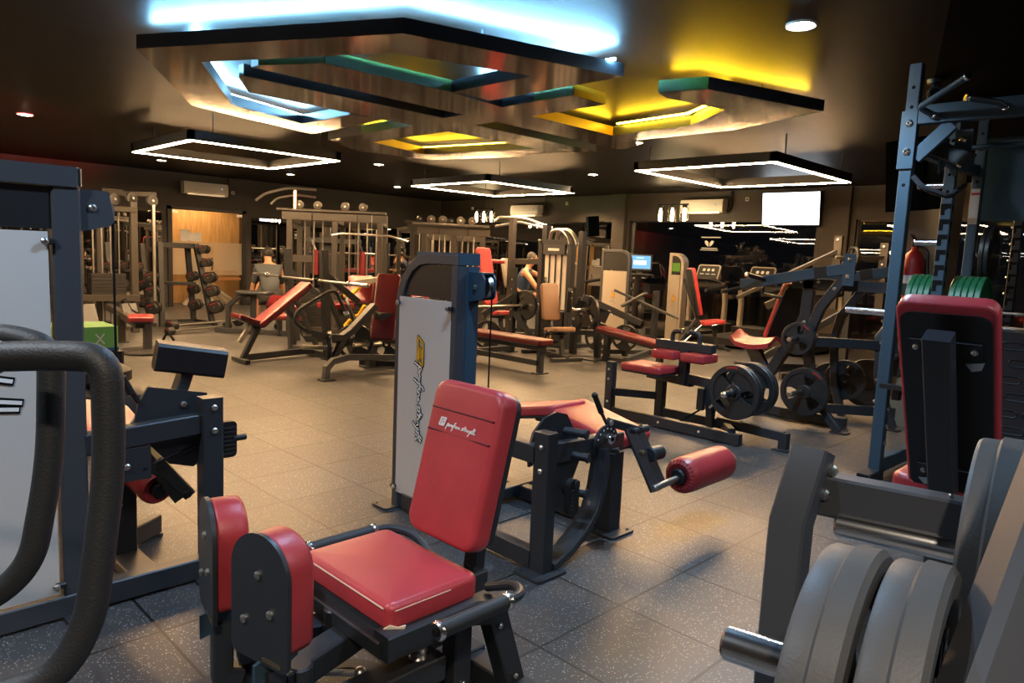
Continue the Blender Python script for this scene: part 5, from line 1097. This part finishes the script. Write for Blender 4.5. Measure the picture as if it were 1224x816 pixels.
# ------------------------------------------------------------------ far end of the hall
def pulley(m, c, ax, r=.06, mt=MBZ):
    c = V(c); a = V(ax).normalized(); k = m.ms[m.c]; m.use(mt); m.lathe([(r*.3, -.03), (r, -.025), (r*.82, 0), (r, .025), (r*.3, .03)], c, a, 18); m.use(BOLT); m.cyl(c-a*.04, c+a*.04, r*.22, 8); m.use(k)
def multi_station(lb, loc, rz, L, W, h, bays, lat=True):
    """tall cable multi-station: posts, top beams with pulleys, guide rods and weight stacks (local x along its length)"""
    t = thing('cable_station', lb, 'gym machine', (0, 0, 0), 'tall cable stations')
    for i in range(bays+1):
        x = -L/2+L*i/bays
        m = M(MBZ); m.box(x-.045, x+.045, -W/2-.03, -W/2+.03, 0, h); part('post', m, t); foot(t, x, -W/2, .2, .16)
        m = M(MBZ); m.box(x-.045, x+.045, W/2-.03, W/2+.03, 0, h-.1); part('post', m, t)
    m = M(MBZ); m.beam((-L/2-.12, -W/2, h-.06), (L/2+.12, -W/2, h-.06), .07, .13); m.beam((-L/2-.2, -W/2-.02, h+.04), (L/2+.1, -W/2-.02, h+.04), .1, .04); m.beam((-L/2, W/2, h-.15), (L/2, W/2, h-.15), .07, .12)
    for i in range(bays+1): x = -L/2+L*i/bays; m.beam((x, -W/2, h-.1), (x, W/2, h-.14), .06, .08)
    part('frame', m, t)
    for y in (-W/2, W/2): m = M(MBZ); m.beam((-L/2, y, .06), (L/2, y, .06), .08, .08); part('base_beam', m, t)
    m = M(MBZ); m.beam((-L/2, -W/2, h*.62), (-L/2+L/bays*.5, -W/2, h*.62), .05, .12); part('brace', m, t)
    for i in range(bays):
        x0 = -L/2+L*i/bays; w = L/bays; xc = x0+w/2
        m = M(STEEL)
        for dx in (-w*.2, 0, w*.2): m.cyl((xc+dx, -W/2+.12, .1), (xc+dx, -W/2+.12, h-.12), .013, 8)
        part('guide_rods', m, t)
        m = M(BK); stack_plates(m, xc-w*.3, xc+w*.3, -W/2+.04, -W/2+.2, .1, 12, .045); part('weight_stack', m, t)
        for dx in (-w*.28, w*.12):
            m = M(MBZ); pulley(m, (xc+dx, -W/2-.0, h+.125), (0, 1, 0), .07); m.beam((xc+dx, -W/2+.03, h+.04), (xc+dx, -W/2+.03, h+.14), .03, .015); part('pulley', m, t)
        m = M(INK); m.tube([(xc, -W/2-.05, h), (xc, -W/2-.05, h*.68)], .005, 5); part('cable', m, t)
    if lat:
        m = M(STEEL); z = h*.82; m.tube([(L/2-.75, -W/2-.25, z), (L/2-.6, -W/2-.25, z+.04), (L/2+.2, -W/2-.25, z+.03), (L/2+.5, -W/2-.25, z-.05)], .017, 8, .05); m.tube([(L/2-.1, -W/2-.25, z+.03), (L/2-.1, -W/2-.25, h)], .005, 5); part('pulldown_bar', m, t)
        m = M(BK); m.tube([(L/2+.15, -W/2-.2, z-.1), (L/2+.15, -W/2-.2, z-.45)], .03, 8); m.tube([(L/2+.13, -W/2-.2, z+.02), (L/2+.15, -W/2-.2, z-.1)], .008, 6); part('rope_handle', m, t)
        m = M(STEEL); q = V((-L/2+.1, -W/2-.05, h+.05)); m.beam(q, q+Zv*.35, .05, .05); m.tube([q+V((.35, 0, .33)), q+V((-.1, -.1, .33)), q+V((-.45, -.15, .22)), q+V((-.6, -.15, .1))], .022, 8, .1); m.tube([q+V((.3, .2, .22)), q+V((0, .1, .24)), q+V((-.3, .0, .16)), q+V((-.38, -.05, .06))], .02, 8, .1); part('chin_up_bars', m, t)
    t.location = loc; t.rotation_euler = (0, 0, rz); return t
multi_station('tall cable station with angled chin-up bars near the seated person', (6.68, 10.98, 0), math.radians(-42), 1.5, .7, 2.02, 2)
multi_station('tall cable station with a row of pulleys behind the grey tower', (8.25, 9.75, 0), math.radians(-42), 1.0, .8, 1.88, 2, False)
multi_station('cable crossover station far behind, beside the long mirror', (11.2, 13.9, 0), math.radians(-10), 1.7, .7, 2.1, 2, False)
# side arms of the far corner station
t = thing('chin_up_station', 'chin-up station with pale bars under the corner lantern', 'gym machine', (9.1, 9.3, 0))
m = M(MBZ); m.box(8.95, 9.05, 9.0, 9.1, 0, 2.12); m.beam((9.0, 9.05, 1.35), (9.55, 8.6, 1.38), .06, .1); m.beam((9.0, 9.05, .05), (9.6, 8.5, .05), .08, .08); m.box(9.5, 9.58, 8.52, 8.6, 0, 1.4); part('frame', m, t); foot(t, 9.54, 8.56, .18, .18)
m = M(STEEL); m.tube([(8.75, 9.25, 2.05), (8.8, 9.2, 2.12), (9.2, 8.95, 2.12), (9.7, 8.75, 1.98)], .024, 8, .1); m.tube([(8.8, 9.3, 1.95), (9.1, 9.0, 2.05), (9.5, 8.65, 1.95)], .022, 8, .1); m.tube([(9.5, 8.62, 1.4), (10.05, 8.35, 1.36)], .02, 8); m.tube([(9.35, 8.75, 1.75), (9.55, 8.62, 1.72)], .018, 8); part('bar', m, t)
m = M(RVM); m.pad((8.63, 9.16, 1.31), X_, Y_, rrect(.3, .4, .05), .06, .02); part('arm_pad', m, t)
# ---- lat pulldown and low row at far left
t = thing('low_row_station', 'lat pulldown and low row station with small red seat at far left', 'gym machine', (3.3, 11.4, 0))
m = M(MBZ)
for x, y in ((3.02, 12.25), (3.72, 12.05)): m.box(x-.05, x+.05, y-.05, y+.05, 0, 2.02)
m.path([(3.72, 12.05, 1.95), (3.7, 12.1, 2.1), (3.6, 12.2, 2.17), (3.4, 12.35, 2.18)], .07, .07, V((.7, .7, 0))); m.beam((3.0, 12.2, 1.9), (3.75, 12.0, 1.9), .06, .08); m.beam((3.45, 12.25, 2.14), (4.05, 12.0, 2.16), .06, .07); m.beam((3.0, 12.1, .55), (3.75, 11.9, .55), .08, .1); m.box(3.3, 3.4, 12.4, 12.5, 0, 2.1)
m.beam((3.35, 12.1, .42), (3.10, 9.9, .36), .09, .10); m.box(3.14, 3.24, 10.9, 11.0, 0, .4); part('frame', m, t); foot(t, 3.19, 10.95, .18, .16)
for q in ((3.5, 12.2, 2.05), (3.72, 12.1, 2.08), (3.98, 12.0, 2.06)):
    m = M(MBZ); pulley(m, q, (.3, -1, 0), .09, MG); part('pulley', m, t)
m = M(STEEL)
for x in (3.18, 3.3, 3.42, 3.54): m.cyl((x, 12.15, .1), (x, 12.15, 1.9), .013, 8)
part('guide_rods', m, t); m = M(BK); stack_plates(m, 3.12, 3.6, 12.03, 12.2, .6, 6, .05); part('weight_stack', m, t)
m = M(STEEL); m.box(3.97, 4.01, 11.95, 11.99, .5, 2.0); part('swing_arm', m, t)
cushion(t, 'seat', (3.12, 9.88, .42), V((.95, -.3, 0)), V((.3, .95, 0)), rrect(.30, .52, .05), .06, .02, RVM, MT)
m = M(MG); m.box(3.13, 3.22, 9.78, 9.86, 0, .38); part('seat_post', m, t)
m = M(RB); m.lathe([(.33, 0), (.34, .02), (.33, .04), (.28, .05), (.22, .045), (.16, .06), (.02, .05)], (3.18, 9.82, .001), Zv, 26); part('base_mat', m, t)
for x in (2.78, 3.3): m = M(MG); m.beam((x, 10.75, .24), (x-.02, 10.9, .55), .2, .03); part('foot_plate', m, t)
m = M(INK); m.tube([(3.3, 11.3, .55), (3.25, 10.9, .62), (3.2, 10.5, .5)], .008, 6); m.tube([(3.2, 10.5, .5), (3.3, 10.35, .42), (3.15, 10.3, .45)], .015, 6); part('row_handle', m, t)
# ---- upright dumbbell tree and barbells on the floor
t = thing('dumbbell_tree', 'black upright dumbbell tree before the glass door', 'rack', (4.75, 12.95, 0))
UP = (((4.36, 12.75, 0), (4.40, 12.92, 1.42)), ((4.55, 13.3, 0), (4.45, 13.1, 1.42)), ((5.22, 12.75, 0), (5.0, 12.92, 1.42)), ((5.1, 13.3, 0), (4.92, 13.1, 1.42)))
for a_, b_ in UP: m = M(MT); m.beam(a_, b_, .085, .085, X_); part('upright', m, t)
m = M(MT); m.beam((4.33, 12.95, 1.38), (5.06, 12.95, 1.38), .08, .09); part('top_beam', m, t)
for a_, b_ in (((4.36, 12.75, .03), (5.22, 12.75, .03)), ((4.55, 13.3, .03), (5.1, 13.3, .03)), ((4.40, 12.6, .03), (4.56, 13.4, .03)), ((5.22, 12.6, .03), (5.1, 13.4, .03)), ((4.98, 12.88, .72), (4.5, 13.15, .72))): m = M(MT); m.beam(a_, b_, .06, .06); part('crossbeam', m, t)
def dumbbell(lb, c, r, L, ax, grp):
    c = V(c); d = V(ax).normalized(); t = thing('dumbbell', lb, 'dumbbell', c-Zv*r, grp)
    m = M(STEEL); m.cyl(c-d*L/2, c+d*L/2, .014, 8); part('grip', m, t)
    for s in (-1, 1):
        m = M(BK); p = c+d*s*L/2; m.cyl(p-d*s*.09, p, r, 18); m.use(RVM); q = d.cross(Zv).normalized(); m.beam(p+d*s*.002-q*r*.7+Zv*r*.35, p+d*s*.002+q*r*.35+Zv*r*.72, .004, r*.2, d, .001); part('weight_head', m, t)
NM = ('lowest', 'second from the bottom', 'third from the bottom', 'fourth from the bottom', 'topmost')
g = 'dumbbells on the dumbbell tree'
for k, (z, r) in enumerate(((.32, .115), (.60, .10), (.84, .10), (1.10, .075), (1.33, .075))):
    dumbbell('black and red dumbbell on right front post of the tree, %s' % NM[k], (5.33-.22*z/1.42, 12.70+.17*z/1.42, z), r, .3, (.6, .8, 0), g)
    if k < 3: dumbbell('dumbbell on right rear post of the tree, %s' % NM[k], (5.18-.2*z/1.42, 13.35-.2*z/1.42, z), r*.9, .28, (.6, .8, 0), g); dumbbell('dumbbell on left front post of the tree, %s' % NM[k], (4.22, 12.68+.17*z/1.42, z), r*.9, .28, (.6, .8, 0), g)
def fixed_bar(lb, c, L, r, d=X_, grp='short fixed barbells on the rack'):
    c = V(c); t = thing('fixed_barbell', lb, 'barbell', c, grp); d = V(d).normalized()
    m = M(STEEL); m.cyl(c-d*L/2, c+d*L/2, .014, 10); part('bar', m, t)
    for s in (-1, 1):
        p = c+d*s*L/2; m = M(BK); m.cyl(p-d*s*.11, p+d*s*.02, r, 20); m.use(RVM); q = d.cross(Zv).normalized(); m.beam(p+d*s*.021+q*r*.6+Zv*r*.3, p+d*s*.021-q*r*.2+Zv*r*.75, .004, r*.16, d, .001); part('weight_head', m, t)
fixed_bar('long barbell lying on the floor with a big black end by the rack', (4.9, 12.2, .1), 1.5, .1, V((.93, .36, 0)), 'barbells lying on the floor')
fixed_bar('thin barbell lying on the floor in front of the bigger one', (4.6, 11.75, .06), 1.25, .06, V((.93, .36, 0)), 'barbells lying on the floor')
t = thing('grip_handle', 'small black cable handle lying on the floor by the barbells', 'handle', (3.75, 10.75, 0)); m = M(INK); m.tube([(3.7, 10.8, .02), (3.75, 10.75, .16), (3.82, 10.7, .02)], .02, 8); part('strap', m, t)
# second barbell rack left of it
t = thing('dumbbell_rack', 'dark dumbbell rack partly behind the low row station', 'rack', (4.0, 13.3, 0))
for x in (3.7, 4.25): m = M(MT); m.beam((x, 13.0, 0), (x, 13.35, 1.38), .08, .08, X_); part('upright', m, t)
m = M(MT)
for z in (.32, .62, .92): m.beam((3.5, 13.05+z*.25, z), (4.3, 13.05+z*.25, z), .22, .03)
m.beam((3.7, 13.4, .03), (3.7, 12.8, .03), .07, .06); m.beam((4.25, 13.4, .03), (4.25, 12.8, .03), .07, .06); part('shelf', m, t)
for z, nm in ((.32, 'lowest'), (.62, 'middle'), (.92, 'top')):
    for k in range(3): dumbbell('red-ringed dumbbell on the %s shelf behind the low row station, %s' % (nm, ('left', 'middle', 'right')[k]), (3.65+.25*k, 13.0+z*.25, z+.085), .07, .3, (.1, 1, 0), 'dumbbells on the dark rack')
# ---- things at the left behind the tower
t = thing('plyo_box', 'green foam box on a black crate behind the left tower', 'box', (1.66, 6.75, .52))
m = M(mat('green_foam', (.18, .48, .13), .6, bump=.2, bscale=40)); m.box(1.43, 1.89, 6.55, 7.0, .54, .72, .012); part('body', m, t); m = M(mat('blue_trim', (.03, .12, .3), .5)); m.box(1.428, 1.892, 6.548, 7.002, .52, .545, .004); part('band', m, t)
m = M(LBL); ribbon(m, [[(-.03, -.04), (.03, .04)], [(-.03, .04), (.03, -.04)]], (1.75, 6.5485, .62), X_, Zv, 1, .012, .001, LBL); part('lettering', m, t, 'white letter X')
m = M(BK); m.box(1.4, 1.92, 6.5, 7.05, 0, .515, .02); single('crate', m, 'black crate under the green foam box', 'crate')
m = M(FOAM); m.lathe([(.05, 0), (.22, .0), (.3, .08), (.31, .2), (.27, .30), (.2, .34), (.05, .35)], (1.68, 5.9, .001), Zv, 26); m.use(RB); m.lathe([(.12, 0), (.2, .05), (.2, .12), (.1, .18), (.01, .19)], (1.6, 5.95, .34), Zv, 20); single('balance_ball', m, 'black rubber balance dome on the floor behind the left tower', 'gym ball')
# ---- red low machines between the stations
t = thing('leg_press_machine', 'low red padded machine with yellow handles behind the incline station', 'gym machine', (6.2, 9.2, 0))
m = M(MT); m.beam((5.5, 9.9, .06), (6.9, 8.9, .06), .1, .1); m.beam((5.9, 9.6, .1), (5.9, 9.6, .75), .08, .08); m.beam((6.6, 9.1, .1), (6.4, 9.2, .9), .08, .08); m.path([(5.4, 10.0, .02), (5.35, 10.0, .35), (5.45, 9.95, .55), (5.65, 9.8, .62)], .07, .07, V((.6, .8, 0))); m.beam((5.65, 9.8, .62), (6.4, 9.2, .62), .07, .07); m.box(6.9, 7.0, 8.8, 8.9, 0, .7); part('frame', m, t)
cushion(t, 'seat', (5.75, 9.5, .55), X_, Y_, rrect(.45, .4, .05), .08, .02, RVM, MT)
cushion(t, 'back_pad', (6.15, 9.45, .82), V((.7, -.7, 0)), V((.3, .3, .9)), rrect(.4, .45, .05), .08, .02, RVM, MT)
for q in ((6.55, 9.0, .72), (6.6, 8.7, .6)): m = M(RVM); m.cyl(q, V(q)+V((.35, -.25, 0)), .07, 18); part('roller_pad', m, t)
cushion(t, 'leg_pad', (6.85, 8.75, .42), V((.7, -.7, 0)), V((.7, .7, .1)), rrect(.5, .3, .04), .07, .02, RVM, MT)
for a, b in (((5.75, 9.3, .75), (5.95, 9.15, .9)), ((5.9, 9.2, .45), (6.0, 9.1, .62)), ((5.6, 9.1, .3), (5.72, 9.05, .42)), ((5.45, 9.3, .12), (5.6, 9.2, .16))): m = M(YEL); m.tube([a, ((a[0]+b[0])/2, (a[1]+b[1])/2+.03, a[2]+.02), b], .03, 8); part('yellow_handle', m, t)
m = M(ALU); m.beam((5.95, 9.3, .95), (6.3, 9.05, 1.02), .28, .08); part('hood', m, t)
for c, nm in (((5.75, 9.1, .55), 'left'), ((6.0, 8.95, .42), 'right')): plate('black plate between the incline uprights, %s one' % nm, c, (.8, -.5, .3), .22, .04, PLT, 'black plates behind the incline station', .3)
t = thing('ab_bench', 'red abdominal bench beside the seated person', 'bench', (5.3, 11.0, 0))
m = M(MT); m.path([(4.95, 11.5, .02), (4.95, 11.45, .45), (5.05, 11.3, .62), (5.25, 11.1, .66)], .07, .07, V((.7, .7, 0))); m.beam((5.2, 11.1, .66), (5.2, 11.1, 0), .08, .08); m.beam((4.8, 11.6, .05), (5.6, 10.7, .05), .07, .07); m.beam((5.5, 10.8, .0), (5.5, 10.8, .6), .07, .07); m.pad((5.2, 11.05, .66), V((.7, -.7, 0)), V((.7, .7, 0)), rrect(.55, .3, .05), .05, .02); part('frame', m, t)
cushion(t, 'seat', (5.7, 11.05, .48), V((.7, -.7, 0)), V((.6, .6, .5)), rrect(.5, .34, .05), .08, .02, RVM, MT)
m = M(RVM)
m.cyl((5.3, 10.75, .33), (5.75, 10.4, .33), .06, 16); part('roller_pad', m, t)
# shelf of weights low in front of the mirror at right of the door, and machines in the far row
t = thing('pec_fly_machine', 'dark red pec fly machine in the far row by the mirror', 'gym machine', (7.9, 13.2, 0))
m = M(MT); m.box(7.8, 8.0, 13.4, 13.55, 0, 1.7); m.beam((7.3, 13.3, 1.6), (8.5, 13.1, 1.6), .08, .1); m.beam((7.9, 13.4, .06), (7.9, 12.4, .06), .1, .1); m.box(7.86, 7.94, 12.75, 12.83, 0, .5); part('frame', m, t)
cushion(t, 'backrest', (7.9, 13.2, .95), V((-1, 0, 0)), Zv, rrect(.4, .75, .05), .07, .02, RVM, MT); cushion(t, 'seat', (7.9, 12.85, .5), X_, Y_, rrect(.42, .42, .05), .08, .02, RVM, MT)
for x in (7.35, 8.45): m = M(RVM); m.cyl((x, 12.95, .9), (x, 12.95, 1.4), .06, 14); m.use(STEEL); m.cyl((x, 12.95, 1.4), (x, 13.1, 1.6), .02, 8); part('arm_pad', m, t)
t = thing('smith_machine', 'smith machine frame with pale barbell before the far mirror', 'rack', (8.7, 14.2, 0))
m = M(MBZ)
for x in (8.1, 9.4):
    for y in (13.8, 14.6): m.box(x-.04, x+.04, y-.04, y+.04, 0, 2.05)
m.beam((8.1, 13.8, 2.05), (9.4, 13.8, 2.05), .08, .08); m.beam((8.1, 14.6, 2.05), (9.4, 14.6, 2.05), .08, .08); m.beam((8.1, 13.8, 2.05), (8.1, 14.6, 2.05), .08, .08); m.beam((9.4, 13.8, 2.05), (9.4, 14.6, 2.05), .08, .08); m.beam((8.1, 13.8, .05), (8.1, 14.6, .05), .08, .08); m.beam((9.4, 13.8, .05), (9.4, 14.6, .05), .08, .08); part('frame', m, t)
m = M(STEEL); m.cyl((7.75, 13.9, 1.35), (9.8, 13.9, 1.35), .022, 12); m.cyl((8.16, 13.75, .1), (8.16, 13.75, 2.0), .018, 8); m.cyl((9.34, 13.75, .1), (9.34, 13.75, 2.0), .018, 8); part('bar', m, t)
cushion(t, 'bench_pad', (8.75, 13.7, .95), X_, Y_, rrect(.9, .3, .05), .07, .02, RVM, MT); m = M(MT); m.box(8.7, 8.8, 13.65, 13.75, 0, .92); part('bench_post', m, t)
# ------------------------------------------------------------------ people
SKIN = mat('skin', (.42, .22, .13), .5); HAIR = mat('dark_hair', (.012, .009, .008), .55, bump=.4, bscale=90); SHIRTG = mat('grey_tee', (.05, .06, .072), .85, bump=.15, bscale=30); SHIRTB = mat('navy_tank', (.03, .06, .13), .85, bump=.15, bscale=30); PANTS = mat('dark_shorts', (.02, .02, .022), .85)
def skin_mesh(name, verts, edges, rad, mt, parent, root=0, sub=2):
    org = base(parent); me = bpy.data.meshes.new(name); me.from_pydata([V(v)-org for v in verts], edges, [])
    o = bpy.data.objects.new(name, me); COL.objects.link(o)
    md = o.modifiers.new('skin', 'SKIN'); md.use_smooth_shade = True
    for i, r in enumerate(rad): me.skin_vertices[0].data[i].radius = (r, r) if not isinstance(r, tuple) else r
    me.skin_vertices[0].data[root].use_root = True
    o.modifiers.new('sub', 'SUBSURF').levels = sub; o.modifiers['sub'].render_levels = sub
    dg = bpy.context.evaluated_depsgraph_get(); m2 = bpy.data.meshes.new_from_object(o.evaluated_get(dg)); bpy.data.objects.remove(o)
    m2.materials.clear(); m2.materials.append(mt)
    m2.polygons.foreach_set('use_smooth', [True]*len(m2.polygons))
    ob = bpy.data.objects.new(name, m2); COL.objects.link(ob); ob.parent = parent; return ob
def person(lb, loc, rz, seat_z, shirt, sleeves, arms, lean=.25, head=(.18, .0)):
    """seated figure facing local +x; arms: for each side (elbow, hand) in local coordinates"""
    t = thing('person', lb, 'person', (0, 0, 0))
    s = seat_z+.09
    pel = (0, 0, s); wst = (.05*lean*4, 0, s+.2); ch = (.26*lean*1.6, 0, s+.40); nk = (.26*lean*2.3, 0, s+.55); hd = (nk[0]+head[0]*.5, head[1], nk[2]+.13); ht = (nk[0]+head[0]*.6, head[1], nk[2]+.25)
    v = [pel, wst, ch, nk, hd, ht]; e = [(0, 1), (1, 2), (2, 3), (3, 4), (4, 5)]; r = [(.14, .12), (.13, .11), (.16, .125), .055, (.078, .095), (.065, .085)]
    for sd, (el, hn) in zip((1, -1), arms):
        i = len(v); sh = (ch[0]+.03, sd*.19, ch[2]+.06); v += [sh, el, hn]; e += [(2, i), (i, i+1), (i+1, i+2)]; r += [.062, .042, .028]
        d = (V(hn)-V(el)).normalized(); up = V((0, sd, 0)) if abs(d.y) < .8 else V((1, 0, 0)); sdv = d.cross(up).normalized()
        v.append(tuple(V(hn)+d*.06)); e.append((i+2, len(v)-1)); r.append((.036, .022)); pm = len(v)-1
        for k in range(4):
            q = V(hn)+d*.085+sdv*(k-1.5)*.02; v.append(tuple(q)); e.append((pm, len(v)-1)); r.append(.010)
            q2 = q+d*(.035+.01*(k in (1, 2)))+up*.012; v.append(tuple(q2)); e.append((len(v)-2, len(v)-1)); r.append(.008)
        v.append(tuple(V(hn)+d*.05-sdv*.045)); e.append((i+2, len(v)-1)); r.append(.010)
    for sd in (1, -1):
        i = len(v); v += [(.02, sd*.1, s-.01), (.42, sd*.16, s+.03), (.44, sd*.17, .09), (.56, sd*.18, .045)]; e += [(0, i), (i, i+1), (i+1, i+2), (i+2, i+3)]; r += [.095, .065, .042, .04]
    b = skin_mesh('body', v, e, r, SKIN, t)
    vs = [(pel[0], 0, pel[2]+.02), wst, ch, (nk[0]-.01, 0, nk[2]-.06)]; es = [(0, 1), (1, 2), (2, 3)]; rs = [(.165, .145), (.16, .14), (.2, .16), (.09, .085)]
    for sd, (el, hn) in zip((1, -1), arms):
        i = len(vs); sh = V((ch[0]+.03, sd*.185, ch[2]+.06)); vs.append(tuple(sh)); es.append((2, i)); rs.append(.09)
        if sleeves: vs.append(tuple(sh.lerp(V(el), .6))); es.append((i, i+1)); rs.append(.064)
    skin_mesh('shirt', vs, es, rs, shirt, t)
    vs = [(0, 0, s-.02)]; es = []; rs = [(.15, .13)]
    for sd in (1, -1): i = len(vs); vs += [(.05, sd*.1, s-.01), (.36, sd*.15, s+.025)]; es += [(0, i), (i, i+1)]; rs += [.108, .085]
    skin_mesh('shorts', vs, es, rs, PANTS, t)
    hv = V(hd); m = M(HAIR); m.lathe([(.098*math.cos(a), .118*math.sin(a)) for a in [-.15+k*.19 for k in range(9)]]+[(.002, .122)], hv+V((-.022, 0, .035)), V((-.25, 0, 1)), 18); part('hair', m, t)
    m = M(SKIN)
    for sd in (1, -1): m.ball(hv+V((.0, sd*.082, .02)), .022, 8)
    m.ball(hv+V((.092, 0, .03)), .017, 8, 1.4); m.use(RVD); m.beam(hv+V((.085, -.022, -.015)), hv+V((.085, .022, -.015)), .01, .008); m.use(INK)
    for sd in (1, -1): m.ball(hv+V((.082, sd*.032, .055)), .011, 8)
    part('face', m, b)
    for sd in (1, -1): m = M(INK); m.pad((.50, sd*.175, .0), X_, Y_, rrect(.28, .1, .045), .085, .03); part('shoe', m, t)
    t.location = loc; t.rotation_euler = (0, 0, rz); return t
person('person in a grey tee sitting with back turned, bent forward', (5.62, 11.35, 0), math.radians(70), .50, SHIRTG, True, (((.50, .26, .60), (.66, .16, .72)), ((.50, -.26, .60), (.66, -.16, .72))), .62, (.2, 0))
person('person in a navy tank top sitting with one hand raised to the head', (9.64, 9.44, 0), math.radians(-60), .62, SHIRTB, False, (((.42, .22, 1.05), (.34, .12, 1.32)), ((.45, -.24, .80), (.68, -.2, .78))), .25, (.16, 0))
t = thing('stool_machine', 'tan seated machine under the person in navy', 'gym machine', (9.70, 9.44, 0))
m = M(MT); m.box(9.63, 9.77, 9.34, 9.48, 0, .58); m.beam((9.35, 9.8, .05), (10.05, 9.0, .05), .1, .1); m.beam((9.6, 9.54, .5), (9.53, 9.69, 1.2), .06, .06); part('frame', m, t)
cushion(t, 'seat', (9.73, 9.39, .58), V((.5, -.87, 0)), V((.87, .5, 0)), rrect(.36, .36, .05), .05, .02, RVD, MT)
cushion(t, 'backrest', (9.5, 9.70, 1.12), V((.87, .5, 0)), V((-.1, .17, .98)), rrect(.42, .55, .05), .07, .02, ALU, MT)
# ------------------------------------------------------------------ camera and world
def camera():
    f = 853.56; yaw, pi, ro = [math.radians(a) for a in (45.161, 6.831, 2.479)]
    fw = V((math.sin(yaw)*math.cos(pi), math.cos(yaw)*math.cos(pi), -math.sin(pi))); r0 = V((math.cos(yaw), -math.sin(yaw), 0)); u0 = r0.cross(fw)
    r = r0*math.cos(ro)+u0*math.sin(ro); u = u0*math.cos(ro)-r0*math.sin(ro)
    cd = bpy.data.cameras.new('camera'); cd.sensor_width = 36; cd.lens = f/1224*36; cd.clip_start = .02; cd.clip_end = 200
    o = bpy.data.objects.new('camera', cd); COL.objects.link(o)
    mt = Matrix((r, u, -fw)).transposed().to_4x4(); mt.translation = V((0, 0, 1.45)); o.matrix_world = mt
    S.camera = o
camera()
w = bpy.data.worlds.new('world'); S.world = w; w.use_nodes = True
bg = w.node_tree.nodes['Background']; bg.inputs[0].default_value = (.35, .4, .5, 1); bg.inputs[1].default_value = .004
S.view_settings.view_transform = 'Standard'; S.view_settings.look = 'None'; S.view_settings.exposure = 1.0; S.view_settings.gamma = 1; S.view_settings.use_curve_mapping = False
S.cycles.max_bounces = 8; S.cycles.diffuse_bounces = 3; S.cycles.glossy_bounces = 4; S.cycles.transparent_max_bounces = 12; S.cycles.use_denoising = True; S.cycles.sample_clamp_indirect = 6; S.cycles.caustics_reflective = False; S.cycles.caustics_refractive = False
